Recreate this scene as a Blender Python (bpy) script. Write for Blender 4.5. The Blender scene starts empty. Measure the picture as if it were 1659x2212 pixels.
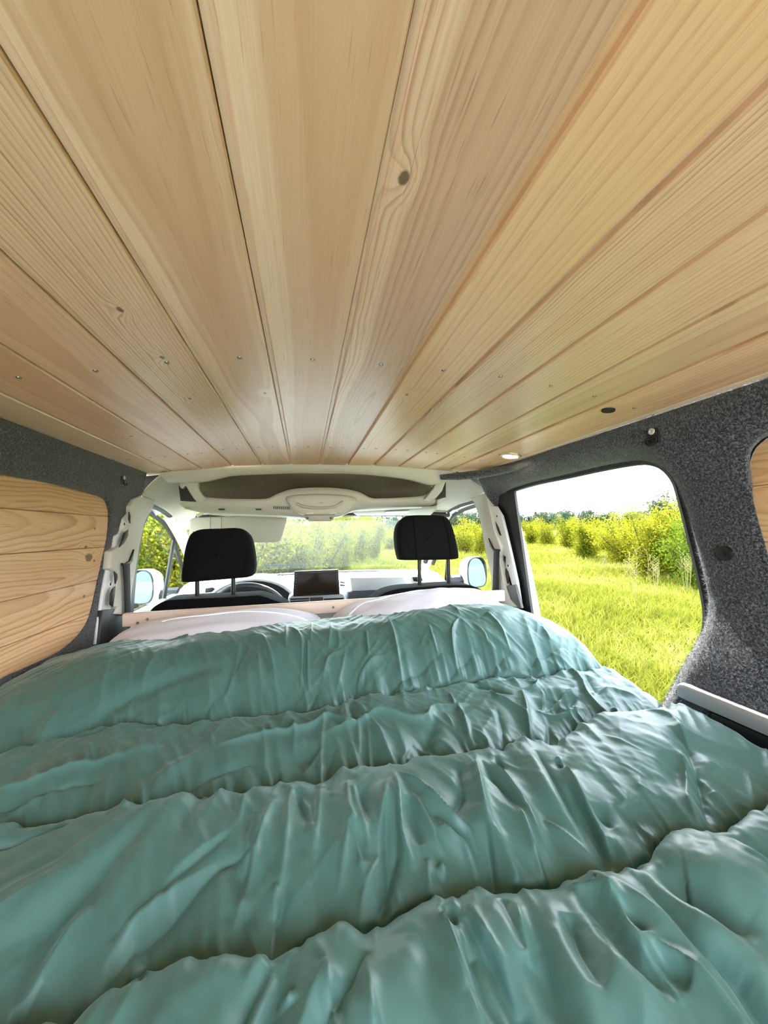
import bpy, bmesh, math, random
import numpy as np
from mathutils import Vector, Matrix
from mathutils.geometry import delaunay_2d_cdt

# ------------------------------------------------------------------ camera
# van axes: X to the right, Y towards the windscreen, Z up, metres; meadow at Z = 0
SC = bpy.context.scene
COL = SC.collection
FPX, CX, CY = 804.0, 829.5, 1106.0
CAM = np.array([0.0, 0.0, 1.48])
YAW, PITCH, ROLL = math.radians(12.16), math.radians(2.853), math.radians(1.3)
_f = np.array([math.sin(YAW)*math.cos(PITCH), math.cos(YAW)*math.cos(PITCH), math.sin(PITCH)])
_r0 = np.array([math.cos(YAW), -math.sin(YAW), 0.0]); _u0 = np.cross(_r0, _f)
_r = _r0*math.cos(ROLL) - _u0*math.sin(ROLL); _u = _u0*math.cos(ROLL) + _r0*math.sin(ROLL)
cam_data = bpy.data.cameras.new('camera')
cam_data.sensor_fit = 'HORIZONTAL'; cam_data.sensor_width = 36.0
cam_data.lens = 36.0*FPX/1659.0
cam_data.clip_start = 0.02; cam_data.clip_end = 2000
cam = bpy.data.objects.new('camera', cam_data); COL.objects.link(cam)
cam.matrix_world = Matrix(((_r[0], _u[0], -_f[0], CAM[0]), (_r[1], _u[1], -_f[1], CAM[1]), (_r[2], _u[2], -_f[2], CAM[2]), (0, 0, 0, 1)))
SC.camera = cam

# ------------------------------------------------------------------ sky, sun, exposure
EXPOSURE = 1.52
SC.view_settings.view_transform = 'Standard'
SC.view_settings.look = 'None'
SC.view_settings.gamma = 1.0
SC.view_settings.use_curve_mapping = False
SC.view_settings.exposure = EXPOSURE
SC.cycles.use_denoising = True
SC.cycles.max_bounces = 7
SC.cycles.diffuse_bounces = 4
SC.cycles.glossy_bounces = 3
SC.cycles.transmission_bounces = 3
SC.cycles.transparent_max_bounces = 12
SC.cycles.use_adaptive_sampling = True
SC.cycles.adaptive_threshold = 0.07
SC.cycles.caustics_reflective = False
SC.cycles.caustics_refractive = False
SC.cycles.sample_clamp_indirect = 8.0
SKY_STRENGTH = 3.6
w = bpy.data.worlds.new('sky'); SC.world = w; w.use_nodes = True
nt = w.node_tree; nt.nodes.clear()
_o = nt.nodes.new('ShaderNodeOutputWorld'); _b = nt.nodes.new('ShaderNodeBackground')
_tc = nt.nodes.new('ShaderNodeTexCoord'); _sx = nt.nodes.new('ShaderNodeSeparateXYZ')
_cr = nt.nodes.new('ShaderNodeValToRGB')
_cr.color_ramp.elements[0].position = 0.0; _cr.color_ramp.elements[0].color = (0.93, 0.97, 1.0, 1)
_cr.color_ramp.elements[1].position = 0.7; _cr.color_ramp.elements[1].color = (0.70, 0.85, 1.0, 1)
nt.links.new(_tc.outputs['Generated'], _sx.inputs[0]); nt.links.new(_sx.outputs['Z'], _cr.inputs['Fac'])
nt.links.new(_cr.outputs['Color'], _b.inputs['Color']); _b.inputs['Strength'].default_value = SKY_STRENGTH
nt.links.new(_b.outputs[0], _o.inputs[0])
SUN_AZ, SUN_EL, SUN_STRENGTH = math.radians(17), math.radians(52), 9.0   # azimuth right of straight ahead
sun_data = bpy.data.lights.new('sun', 'SUN'); sun_data.energy = SUN_STRENGTH; sun_data.angle = math.radians(0.6)
sun_data.color = (1.0, 0.95, 0.86)
sun = bpy.data.objects.new('sun', sun_data); COL.objects.link(sun)
_sd = Vector((math.sin(SUN_AZ)*math.cos(SUN_EL), math.cos(SUN_AZ)*math.cos(SUN_EL), math.sin(SUN_EL)))
sun.rotation_euler = _sd.to_track_quat('Z', 'Y').to_euler(); sun.location = _sd*20

# ------------------------------------------------------------------ measuring helpers
# a sight line through a point of the photograph met with a plane of the van
def ray(px, py): return _f + _r*(px-CX)/FPX - _u*(py-CY)/FPX
def onY(px, py, Y): d = ray(px, py); return Vector(CAM + d*(Y/d[1]))
def onX(px, py, X): d = ray(px, py); return Vector(CAM + d*(X/d[0]))
def onZ(px, py, Z): d = ray(px, py); return Vector(CAM + d*((Z-CAM[2])/d[2]))
def sm(a, b, t):
    t = np.clip((t-a)/(b-a), 0, 1); return t*t*(3-2*t)

# ------------------------------------------------------------------ object helpers
def obj(name, mesh, mat=None, parent=None, loc=None):
    o = bpy.data.objects.new(name, mesh); COL.objects.link(o)
    if mat and isinstance(mesh, bpy.types.Mesh) and not mesh.materials: mesh.materials.append(mat)
    if loc is not None: o.location = loc
    if parent: o.parent = parent
    return o
def thing(name, label, cat, loc=(0, 0, 0), group=None):
    o = bpy.data.objects.new(name, None); COL.objects.link(o); o.location = loc; o.empty_display_size = 0.1
    return tag(o, label, cat, group)
def tag(o, label=None, cat=None, group=None, kind=None):
    if label: o['label'] = label
    if cat: o['category'] = cat
    if group: o['group'] = group
    if kind: o['kind'] = kind
    return o
def struct(o, label=None, cat=None): return tag(o, label, cat, None, 'structure')
def mesh_of(name, verts, faces, smooth=True, angle=40):
    me = bpy.data.meshes.new(name); me.from_pydata([tuple(v) for v in verts], [], [tuple(f) for f in faces]); me.update()
    bm = bmesh.new(); bm.from_mesh(me); bmesh.ops.recalc_face_normals(bm, faces=bm.faces); bm.to_mesh(me); bm.free()
    return shade(me, smooth, angle)
def shade(me, smooth=True, angle=40):
    me.polygons.foreach_set('use_smooth', [smooth]*len(me.polygons))
    if smooth and angle < 180:
        bm = bmesh.new(); bm.from_mesh(me); a = math.radians(angle)
        for e in bm.edges:
            e.smooth = (len(e.link_faces) == 2 and e.calc_face_angle(0) < a)
        bm.to_mesh(me); bm.free()
    return me
class MB:
    """collects shapes into one mesh"""
    def __init__(s): s.v = []; s.f = []
    def add(s, vs, fs):
        k = len(s.v); s.v += [Vector(v) for v in vs]; s.f += [tuple(i+k for i in f) for f in fs]; return s
    def box(s, c, d, m=None):
        vs = [Vector((c[0]+sx*d[0]/2, c[1]+sy*d[1]/2, c[2]+sz*d[2]/2)) for sx in (-1, 1) for sy in (-1, 1) for sz in (-1, 1)]
        if m is not None: vs = [Vector(c) + m @ (v-Vector(c)) for v in vs]
        return s.add(vs, [(0, 1, 3, 2), (4, 6, 7, 5), (0, 4, 5, 1), (2, 3, 7, 6), (0, 2, 6, 4), (1, 5, 7, 3)])
    def prism(s, poly, ext):
        n = len(poly); e = Vector(ext); vs = [Vector(p) for p in poly] + [Vector(p)+e for p in poly]
        fs = [tuple(range(n)), tuple(range(2*n-1, n-1, -1))] + [(i, i+n, (i+1) % n+n, (i+1) % n) for i in range(n)]
        return s.add(vs, fs)
    def tube(s, pts, r, n=8, closed=False, cap=True, flat=1.0, up=None):
        pts = [Vector(p) for p in pts]; m = len(pts); rr = r if hasattr(r, '__len__') else [r]*m
        vs = []; fs = []; prev = None
        for i, p in enumerate(pts):
            if closed: t = pts[(i+1) % m]-pts[i-1]
            else: t = pts[min(i+1, m-1)]-pts[max(i-1, 0)]
            t.normalize()
            ref = Vector(up) if up else (prev if prev is not None else (Vector((0, 0, 1)) if abs(t.z) < .9 else Vector((1, 0, 0))))
            a = (ref - t*ref.dot(t)).normalized(); b = t.cross(a); prev = a
            for k in range(n):
                th = 2*math.pi*k/n; vs.append(p + a*math.cos(th)*rr[i]*flat + b*math.sin(th)*rr[i])
        for i in range(m if closed else m-1):
            j = (i+1) % m
            for k in range(n): fs.append((i*n+k, i*n+(k+1) % n, j*n+(k+1) % n, j*n+k))
        if cap and not closed: fs += [tuple(range(n)), tuple(range((m-1)*n, m*n))[::-1]]
        return s.add(vs, fs)
    def lathe(s, prof, c, axis=(0, 0, 1), n=20):
        ax = Vector(axis).normalized(); a = ax.orthogonal().normalized(); b = ax.cross(a); c = Vector(c); vs = []; fs = []
        for r, h in prof:
            for k in range(n):
                th = 2*math.pi*k/n; vs.append(c + ax*h + (a*math.cos(th)+b*math.sin(th))*r)
        for i in range(len(prof)-1):
            for k in range(n): fs.append((i*n+k, i*n+(k+1) % n, (i+1)*n+(k+1) % n, (i+1)*n+k))
        fs += [tuple(range(n)), tuple(range((len(prof)-1)*n, len(prof)*n))]
        return s.add(vs, fs)
    def grid(s, P):          # P[i][j] points
        m, n = len(P), len(P[0]); vs = [p for r_ in P for p in r_]
        return s.add(vs, [(i*n+j, i*n+j+1, (i+1)*n+j+1, (i+1)*n+j) for i in range(m-1) for j in range(n-1)])
    def mesh(s, name, bevel=0, seg=2, angle=40, smooth=True, bevel_angle=30):
        me = bpy.data.meshes.new(name); me.from_pydata([tuple(v) for v in s.v], [], s.f); me.update()
        bm = bmesh.new(); bm.from_mesh(me); bmesh.ops.recalc_face_normals(bm, faces=bm.faces)
        if bevel:
            ed = [e for e in bm.edges if len(e.link_faces) == 2 and e.calc_face_angle(0) > math.radians(bevel_angle)]
            bmesh.ops.bevel(bm, geom=ed, offset=bevel, segments=seg, profile=0.5, affect='EDGES', clamp_overlap=True)
        bm.to_mesh(me); bm.free()
        return shade(me, smooth, angle)
    def build(s, name, mat, parent=None, **k): return obj(name, s.mesh(name, **k), mat, parent)

def spline(pts, n=6, closed=False):
    """Catmull-Rom through the points"""
    P = [Vector(p) for p in pts]; m = len(P); out = []
    for i in range(m if closed else m-1):
        p0, p1, p2, p3 = (P[(i-1) % m], P[i], P[(i+1) % m], P[(i+2) % m]) if closed else (P[max(i-1, 0)], P[i], P[i+1], P[min(i+2, m-1)])
        for k in range(n):
            t = k/n; out.append(0.5*((2*p1)+(p2-p0)*t+(2*p0-5*p1+4*p2-p3)*t*t+(3*p1-p0-3*p2+p3)*t**3))
    if not closed: out.append(P[-1])
    return out
def sheet(outer, holes, fn, spacing=0.03, extra=None):
    """2D region with holes -> (verts, faces) through fn(u, v) -> point"""
    pts = []; edges = []
    def loop(l):
        k = len(pts); pts.extend([Vector((p[0], p[1])) for p in l]); n = len(l)
        edges.extend([(k+i, k+(i+1) % n) for i in range(n)])
    loop(outer)
    for h in holes: loop(h)
    def inside(p, poly):
        c = False; n = len(poly); j = n-1
        for i in range(n):
            a, b = poly[i], poly[j]
            if (a[1] > p[1]) != (b[1] > p[1]) and p[0] < (b[0]-a[0])*(p[1]-a[1])/(b[1]-a[1])+a[0]: c = not c
            j = i
        return c
    def near(p):
        for l in [outer]+holes:
            for q in l:
                if (p[0]-q[0])**2+(p[1]-q[1])**2 < (spacing*.4)**2: return True
        return False
    us = [p[0] for p in outer]; vs = [p[1] for p in outer]
    if extra:
        for p in extra:
            if inside(p, outer) and not any(inside(p, h) for h in holes): pts.append(Vector(p[:2]))
    u = min(us)+spacing*.5
    while u < max(us):
        v = min(vs)+spacing*.5
        while v < max(vs):
            if inside((u, v), outer) and not any(inside((u, v), h) for h in holes) and not near((u, v)): pts.append(Vector((u, v)))
            v += spacing
        u += spacing
    r = delaunay_2d_cdt(pts, edges, [], 0, 1e-6)
    V, Fc = r[0], r[2]; keep = []
    for f in Fc:
        c = [sum(V[i][0] for i in f)/len(f), sum(V[i][1] for i in f)/len(f)]
        if inside(c, outer) and not any(inside(c, h) for h in holes): keep.append(f)
    return [fn(p[0], p[1]) for p in V], keep
def solidify(o, t, offset=0):
    m = o.modifiers.new('thickness', 'SOLIDIFY'); m.thickness = t; m.offset = offset; return o
def copy_tree(o, parent=None):
    c = o.copy(); COL.objects.link(c)
    if parent: c.parent = parent
    for ch in list(o.children): copy_tree(ch, c)
    return c

# ------------------------------------------------------------------ materials
def new_mat(name):
    m = bpy.data.materials.new(name); m.use_nodes = True; n = m.node_tree
    b = n.nodes['Principled BSDF']; return m, n, b
def srgb(r, g, b):
    f = lambda c: (c/255/12.92 if c/255 <= .04045 else ((c/255+.055)/1.055)**2.4)
    return (f(r), f(g), f(b), 1)
def N(n, t, **k):
    x = n.nodes.new(t)
    for a, b in k.items(): setattr(x, a, b)
    return x
def M(n, op, a, b=None, c=None, clamp=False):
    x = N(n, 'ShaderNodeMath', operation=op, use_clamp=clamp)
    for i, v in enumerate((a, b, c)):
        if v is None: continue
        if isinstance(v, (int, float)): x.inputs[i].default_value = v
        else: n.links.new(v, x.inputs[i])
    return x.outputs[0]
def mixc(n, f, a, b, blend='MIX'):
    x = N(n, 'ShaderNodeMix', data_type='RGBA', blend_type=blend)
    for s_, v in ((x.inputs[0], f), (x.inputs[6], a), (x.inputs[7], b)):
        if isinstance(v, (int, float)): s_.default_value = v
        elif isinstance(v, tuple): s_.default_value = v
        else: n.links.new(v, s_)
    return x.outputs[2]
def plain(name, col, rough=.5, metal=0, noise=0.06, scale=40, bump=0.0, bscale=300, spec=.5, sheen=0):
    m, n, b = new_mat(name)
    tc = N(n, 'ShaderNodeTexCoord'); nz = N(n, 'ShaderNodeTexNoise'); nz.inputs['Scale'].default_value = scale; nz.inputs['Detail'].default_value = 4
    n.links.new(tc.outputs['Object'], nz.inputs['Vector'])
    d = tuple(c*(1-noise*2) for c in col[:3])+(1,); l = tuple(min(1, c*(1+noise*2)) for c in col[:3])+(1,)
    n.links.new(mixc(n, nz.outputs['Fac'], d, l), b.inputs['Base Color'])
    b.inputs['Roughness'].default_value = rough; b.inputs['Metallic'].default_value = metal; b.inputs['Specular IOR Level'].default_value = spec
    if sheen: b.inputs['Sheen Weight'].default_value = sheen
    if bump:
        n2 = N(n, 'ShaderNodeTexNoise'); n2.inputs['Scale'].default_value = bscale; n.links.new(tc.outputs['Object'], n2.inputs['Vector'])
        bp = N(n, 'ShaderNodeBump'); bp.inputs['Strength'].default_value = bump; bp.inputs['Distance'].default_value = .002
        n.links.new(n2.outputs['Fac'], bp.inputs['Height']); n.links.new(bp.outputs[0], b.inputs['Normal'])
    return m
def pine(name, seed, x0=.0, d0=.04, slope=.02, pitch=.006, light=(214, 184, 138), dark=(176, 132, 84), heart=.5, contrast=.6, knots=(), tint=None, along='Y', rough=.34, wob=.012):
    """sawn softwood: growth rings of a log cut lengthways, in the board's own space"""
    m, n, b = new_mat(name)
    tc = N(n, 'ShaderNodeTexCoord'); sx = N(n, 'ShaderNodeSeparateXYZ'); n.links.new(tc.outputs['Object'], sx.inputs[0])
    X, Y = (sx.outputs[0], sx.outputs[1]) if along == 'Y' else (sx.outputs[2], sx.outputs[1])
    def noise(sx_, sy_, scale, detail=2, off=0.0):
        cb = N(n, 'ShaderNodeCombineXYZ'); n.links.new(M(n, 'MULTIPLY', X, sx_), cb.inputs[0]); n.links.new(M(n, 'MULTIPLY', Y, sy_), cb.inputs[1])
        cb.inputs[2].default_value = seed*3.17+off
        z = N(n, 'ShaderNodeTexNoise'); z.inputs['Scale'].default_value = scale; z.inputs['Detail'].default_value = detail
        n.links.new(cb.outputs[0], z.inputs['Vector']); return z.outputs['Fac']
    w1 = M(n, 'MULTIPLY', M(n, 'SUBTRACT', noise(.25, 1, 2.2, 1), .5), wob*2)
    w2 = M(n, 'MULTIPLY', M(n, 'SUBTRACT', noise(3, 1.2, 6, 2, 5), .5), wob*.45)
    u = M(n, 'ADD', M(n, 'SUBTRACT', X, x0), M(n, 'ADD', w1, w2))
    dd = M(n, 'ADD', M(n, 'ADD', M(n, 'MULTIPLY', Y, slope), d0), M(n, 'MULTIPLY', M(n, 'SUBTRACT', noise(.6, 1, 1.6, 1, 9), .5), wob*3))
    r = M(n, 'SQRT', M(n, 'ADD', M(n, 'MULTIPLY', u, u), M(n, 'MULTIPLY', dd, dd)))
    dark_k = None
    for kx, ky, kr in knots:
        ex = M(n, 'SUBTRACT', X, kx); ey = M(n, 'MULTIPLY', M(n, 'SUBTRACT', Y, ky), .62)
        d = M(n, 'SQRT', M(n, 'ADD', M(n, 'MULTIPLY', ex, ex), M(n, 'MULTIPLY', ey, ey)))
        d = M(n, 'ADD', d, M(n, 'MULTIPLY', M(n, 'SUBTRACT', noise(1, 1, 160, 2, 2), .5), kr*.8))
        q = M(n, 'DIVIDE', d, kr*3.2); r = M(n, 'ADD', r, M(n, 'MULTIPLY', M(n, 'EXPONENT', M(n, 'MULTIPLY', M(n, 'MULTIPLY', q, q), -1)), pitch*2.6))
        mk = N(n, 'ShaderNodeMapRange', interpolation_type='SMOOTHSTEP'); n.links.new(d, mk.inputs[0])
        mk.inputs[1].default_value = kr*.7; mk.inputs[2].default_value = kr*1.25; mk.inputs[3].default_value = 1; mk.inputs[4].default_value = 0
        dark_k = mk.outputs[0] if dark_k is None else M(n, 'MAXIMUM', dark_k, mk.outputs[0])
    ph = M(n, 'ADD', M(n, 'DIVIDE', r, pitch), M(n, 'MULTIPLY', noise(30, 1.5, 3, 2, 4), .25))
    fr = M(n, 'FRACT', ph)
    rp = N(n, 'ShaderNodeValToRGB'); e = rp.color_ramp.elements
    e[0].position = 0; e[0].color = (0, 0, 0, 1); e[1].position = .86; e[1].color = (1, 1, 1, 1)
    x = e.new(.45); x.color = (.12, .12, .12, 1); x = e.new(.98); x.color = (0, 0, 0, 1)
    n.links.new(fr, rp.inputs[0])
    # each ring has its own strength
    fl = M(n, 'FLOOR', ph); wn = N(n, 'ShaderNodeTexWhiteNoise', noise_dimensions='1D'); n.links.new(M(n, 'ADD', fl, seed*7.0), wn.inputs['W'])
    ringamt = M(n, 'MULTIPLY', rp.outputs[0], M(n, 'ADD', M(n, 'MULTIPLY', wn.outputs['Value'], .7), .3))
    L, D = srgb(light[0]+6, light[1]+0, light[2]+6), srgb(dark[0]+5, dark[1]+0, dark[2]+6)
    H = tuple(a*.46+b_*.54 for a, b_ in zip(L, D))
    hm = N(n, 'ShaderNodeMapRange', interpolation_type='SMOOTHSTEP'); n.links.new(r, hm.inputs[0])
    hm.inputs[1].default_value = abs(d0)+.0215; hm.inputs[2].default_value = abs(d0)+.0165; hm.inputs[3].default_value = 0; hm.inputs[4].default_value = heart
    c = mixc(n, hm.outputs[0], L, H)
    c = mixc(n, M(n, 'MULTIPLY', ringamt, contrast), c, D)
    fib = noise(60, 1.2, 12, 3, 7)
    fm = N(n, 'ShaderNodeMapRange'); n.links.new(fib, fm.inputs[0]); fm.inputs[1].default_value = .3; fm.inputs[2].default_value = .75; fm.inputs[3].default_value = 0; fm.inputs[4].default_value = .32
    c = mixc(n, fm.outputs[0], c, D)
    blo = noise(1, .5, 5, 2, 11)
    bm_ = N(n, 'ShaderNodeMapRange'); n.links.new(blo, bm_.inputs[0]); bm_.inputs[1].default_value = .45; bm_.inputs[2].default_value = .8; bm_.inputs[3].default_value = 0; bm_.inputs[4].default_value = .3
    c = mixc(n, bm_.outputs[0], c, H)
    fk = N(n, 'ShaderNodeMapRange'); n.links.new(noise(75, 2.2, 8, 1, 13), fk.inputs[0]); fk.inputs[1].default_value = .66; fk.inputs[2].default_value = .74; fk.inputs[3].default_value = 0; fk.inputs[4].default_value = .45
    c = mixc(n, fk.outputs[0], c, tuple(q*.75 for q in D[:3])+(1,))
    if dark_k is not None: c = mixc(n, M(n, 'MULTIPLY', dark_k, .85), c, srgb(84, 62, 46))
    n.links.new(c, b.inputs['Base Color'])
    b.inputs['Roughness'].default_value = rough; b.inputs['Specular IOR Level'].default_value = .45
    bp = N(n, 'ShaderNodeBump'); bp.inputs['Strength'].default_value = .25; bp.inputs['Distance'].default_value = .0006
    n.links.new(fib, bp.inputs['Height']); n.links.new(bp.outputs[0], b.inputs['Normal'])
    return m
def thin_glass(name, tint=(.96, .98, .97), haze=0.0, refl=.06):
    m = bpy.data.materials.new(name); m.use_nodes = True; n = m.node_tree; n.nodes.clear()
    out = N(n, 'ShaderNodeOutputMaterial'); t = N(n, 'ShaderNodeBsdfTransparent'); t.inputs[0].default_value = tint+(1,)
    g = N(n, 'ShaderNodeBsdfGlossy'); g.inputs['Roughness'].default_value = .02
    lw = N(n, 'ShaderNodeLayerWeight'); lw.inputs[0].default_value = .5
    mx = N(n, 'ShaderNodeMixShader'); n.links.new(M(n, 'ADD', M(n, 'MULTIPLY', M(n, 'POWER', lw.outputs['Facing'], 5), .35), .012), mx.inputs[0]); n.links.new(t.outputs[0], mx.inputs[1]); n.links.new(g.outputs[0], mx.inputs[2])
    last = mx.outputs[0]
    if haze:
        d = N(n, 'ShaderNodeBsdfTranslucent'); d.inputs[0].default_value = (.9, .93, .95, 1)
        tc = N(n, 'ShaderNodeTexCoord'); nz = N(n, 'ShaderNodeTexNoise'); nz.inputs['Scale'].default_value = 2.5; n.links.new(tc.outputs['Object'], nz.inputs[0])
        m2 = N(n, 'ShaderNodeMixShader'); n.links.new(M(n, 'MULTIPLY', nz.outputs['Fac'], haze*2), m2.inputs[0]); n.links.new(last, m2.inputs[1]); n.links.new(d.outputs[0], m2.inputs[2]); last = m2.outputs[0]
    n.links.new(last, out.inputs[0]); return m
def carpet(name):
    m, n, b = new_mat(name)
    tc = N(n, 'ShaderNodeTexCoord')
    a = N(n, 'ShaderNodeTexNoise'); a.inputs['Scale'].default_value = 240; a.inputs['Detail'].default_value = 6; a.inputs['Roughness'].default_value = .8
    c = N(n, 'ShaderNodeTexNoise'); c.inputs['Scale'].default_value = 9; c.inputs['Detail'].default_value = 3
    for q in (a, c): n.links.new(tc.outputs['Object'], q.inputs[0])
    rp = N(n, 'ShaderNodeValToRGB'); e = rp.color_ramp.elements; e[0].position = .40; e[0].color = srgb(14, 16, 21); e[1].position = .63; e[1].color = srgb(146, 151, 160)
    x = e.new(.5); x.color = srgb(52, 55, 62)
    n.links.new(a.outputs['Fac'], rp.inputs[0])
    n.links.new(mixc(n, M(n, 'MULTIPLY', c.outputs['Fac'], .25), rp.outputs[0], srgb(44, 47, 54)), b.inputs['Base Color'])
    b.inputs['Roughness'].default_value = .95; b.inputs['Specular IOR Level'].default_value = .1; b.inputs['Sheen Weight'].default_value = .5; b.inputs['Sheen Roughness'].default_value = .4
    bp = N(n, 'ShaderNodeBump'); bp.inputs['Strength'].default_value = .9; bp.inputs['Distance'].default_value = .003
    n.links.new(a.outputs['Fac'], bp.inputs['Height']); n.links.new(bp.outputs[0], b.inputs['Normal'])
    return m
CARPET = carpet('grey_carpet')
WHITE_TRIM = plain('white_plastic_trim', srgb(202, 199, 190), .55, noise=.02, bump=.15, bscale=900)
WHITE_PAINT = plain('white_body_paint', srgb(232, 234, 236), .25, noise=.01)
HEADLINER = plain('headliner_fabric', srgb(196, 192, 182), .9, noise=.03, scale=200, bump=.2, bscale=700)
BLACK = plain('black_plastic', srgb(20, 20, 22), .45, noise=.05)
RUBBER = plain('black_rubber', srgb(24, 24, 27), .6, noise=.05)
BLACK_FABRIC = plain('black_seat_fabric', srgb(19, 19, 22), .95, noise=.15, scale=500, bump=.3, bscale=1500, spec=.15)
METAL = plain('steel', srgb(150, 150, 150), .3, 1.0, noise=.03)
DARK_METAL = plain('dark_steel', srgb(60, 58, 56), .35, .9, noise=.05)
GLASS = thin_glass('side_glass')
SCREEN_GLASS = thin_glass('windscreen_glass', (.93, .97, .95), haze=.003)
# ================================================================== SHELL OF THE VAN
WL, WR = -0.62, 0.80            # inner faces of the side walls at mid height
# ---- ceiling: tongue-and-groove pine boards running front to back under a slightly crowned roof
CE_X = [-.617, -.504, -.391, -.278, -.165, -.052, .0616, .175, .288, .401, .514, .627, .74, .775]
CE_Z = [1.724, 1.728, 1.737, 1.751, 1.756, 1.760, 1.760, 1.760, 1.760, 1.757, 1.749, 1.742, 1.723, 1.718]
def front_y(x): return float(np.interp(x, [-.617, -.5, -.39, -.28, -.165, 0, .175, .40, .64, .775], [1.66, 1.60, 1.57, 1.566, 1.565, 1.56, 1.558, 1.56, 1.55, 1.53]))
roofskin = MB().grid([[Vector((x, y, z)) for y in (-.62, .6, 1.62)] for x, z in [(-.76, 1.66), (-.73, 1.72), (-.64, 1.79), (-.3, 1.83), (.08, 1.84), (.46, 1.83), (.78, 1.79), (.84, 1.73), (.855, 1.675)]])
roofskin.grid([[Vector((x, y, z)) for y, z in ((1.62, zz), (1.85, zz-.05), (2.04, zz-.16))] for x, zz in [(-.72, 1.74), (-.62, 1.79), (-.3, 1.82), (.08, 1.83), (.46, 1.82), (.78, 1.79), (.88, 1.74)]])
ceiling = solidify(roofskin.build('ceiling', WHITE_PAINT, angle=180), .004)
struct(ceiling, 'van ceiling lined with long varnished pine boards')
PL = [  # one entry per board, left to right: where it was sawn from the log, ring spacing, colours, knots
    dict(seed=1, x0=.35, d0=.10, slope=.0, pitch=.0045, contrast=.6, light=(222, 200, 164), dark=(186, 150, 106)),
    dict(seed=2, x0=.02, d0=.03, slope=.012, pitch=.009, contrast=.65, light=(220, 188, 150), dark=(176, 132, 92), knots=[(.02, 1.05, .004)]),
    dict(seed=3, x0=-.01, d0=.035, slope=.02, pitch=.008, contrast=.6, light=(220, 188, 150), dark=(180, 136, 96)),
    dict(seed=4, x0=.40, d0=.02, slope=.0, pitch=.0052, contrast=.95, light=(226, 200, 162), dark=(168, 126, 82), knots=[(.007, .493, .0035), (.011, .619, .0035), (.0, .80, .003)]),
    dict(seed=5, x0=.012, d0=.026, slope=.012, pitch=.019, contrast=.6, heart=.95, light=(228, 204, 166), dark=(184, 142, 98), knots=[(.035, .763, .003)], wob=.018),
    dict(seed=6, x0=.022, d0=.04, slope=-.008, pitch=.024, contrast=.45, heart=.95, light=(226, 204, 168), dark=(190, 148, 102)),
    dict(seed=7, x0=.015, d0=.030, slope=-.012, pitch=.0068, contrast=.8, heart=.75, light=(224, 198, 160), dark=(164, 122, 88), knots=[(-.037, .272, .0042)], wob=.022),
    dict(seed=8, x0=-.09, d0=.012, slope=.0, pitch=.011, contrast=.65, heart=.7, light=(226, 194, 144), dark=(182, 136, 84), knots=[(-.02, .73, .0035)]),
    dict(seed=9, x0=-.30, d0=.03, slope=.0, pitch=.0058, contrast=.95, light=(228, 202, 160), dark=(170, 124, 82), knots=[(-.052, .785, .0035)]),
    dict(seed=10, x0=.22, d0=.03, slope=.0, pitch=.0085, contrast=.65, light=(226, 200, 156), dark=(180, 136, 92)),
    dict(seed=11, x0=.02, d0=.05, slope=.01, pitch=.012, contrast=.6, light=(226, 202, 158), dark=(182, 144, 98)),
    dict(seed=12, x0=.03, d0=.03, slope=-.02, pitch=.008, contrast=.65, light=(228, 196, 152), dark=(182, 136, 92)),
    dict(seed=13, x0=.3, d0=.05, slope=.0, pitch=.006, contrast=.5, light=(232, 212, 178), dark=(196, 160, 116)),
]
scr = MB().lathe([(.0004, -.0006), (.0012, -.0006), (.0016, -.0012), (.0036, -.0012), (.0039, 0), (.0039, .001)], (0, 0, 0), n=14).mesh('screw')
scr.materials.append(METAL)
SCREW_Y = {0: .70, 1: .68, 2: .665, 3: .635, 4: .61, 5: .602, 6: .602, 7: .605, 8: .61, 9: .622, 10: .64, 11: .655, 12: .665}
for i, p in enumerate(PL):
    xa, xb, za, zb = CE_X[i], CE_X[i+1], CE_Z[i], CE_Z[i+1]
    xc, zc = (xa+xb)/2, (za+zb)/2; wd = math.hypot(xb-xa, zb-za); tilt = math.atan2(zb-za, xb-xa)
    g, c = .0062, .0028      # tongue strip showing in the joint, chamfer
    dp = .0042
    if i >= 7: g, c, dp = .0105, .0016, .0085
    if i == 12: g = .002
    prof = [(-wd/2, dp), (-wd/2+g, dp), (-wd/2+g, min(dp*.6, .0026)), (-wd/2+g+c, 0), (wd/2-c*.8, 0), (wd/2-.0008, .0022), (wd/2-.0008, .012), (-wd/2, .012)]
    ys = [-.50, .2, .8, 1.3, 1.0]
    V = []; nY = 6
    for k in range(nY):
        for (u, h) in prof:
            xw = xc+u*math.cos(tilt)
            y = -.50 + (front_y(xw)+.50)*k/(nY-1)
            V.append(Vector((u, y, h)))
    n = len(prof); Fc = [(k*n+j, k*n+(j+1) % n, (k+1)*n+(j+1) % n, (k+1)*n+j) for k in range(nY-1) for j in range(n)] + [tuple(range(n)), tuple(range((nY-1)*n, nY*n))]
    o = obj('plank', mesh_of('plank', V, Fc, angle=20), pine('pine_board_%d' % i, **p), ceiling, (xc, 0, zc))
    o.rotation_euler = (0, -tilt, 0)
    for y, u in ((SCREW_Y[i], .012), (SCREW_Y[i]+.63, .012), (SCREW_Y[i]+.63, -.03), (SCREW_Y[i]-.75, .0)):
        if i == 12: u = 0
        obj('screw', scr, None, o, (u, y, -.0001))

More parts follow.
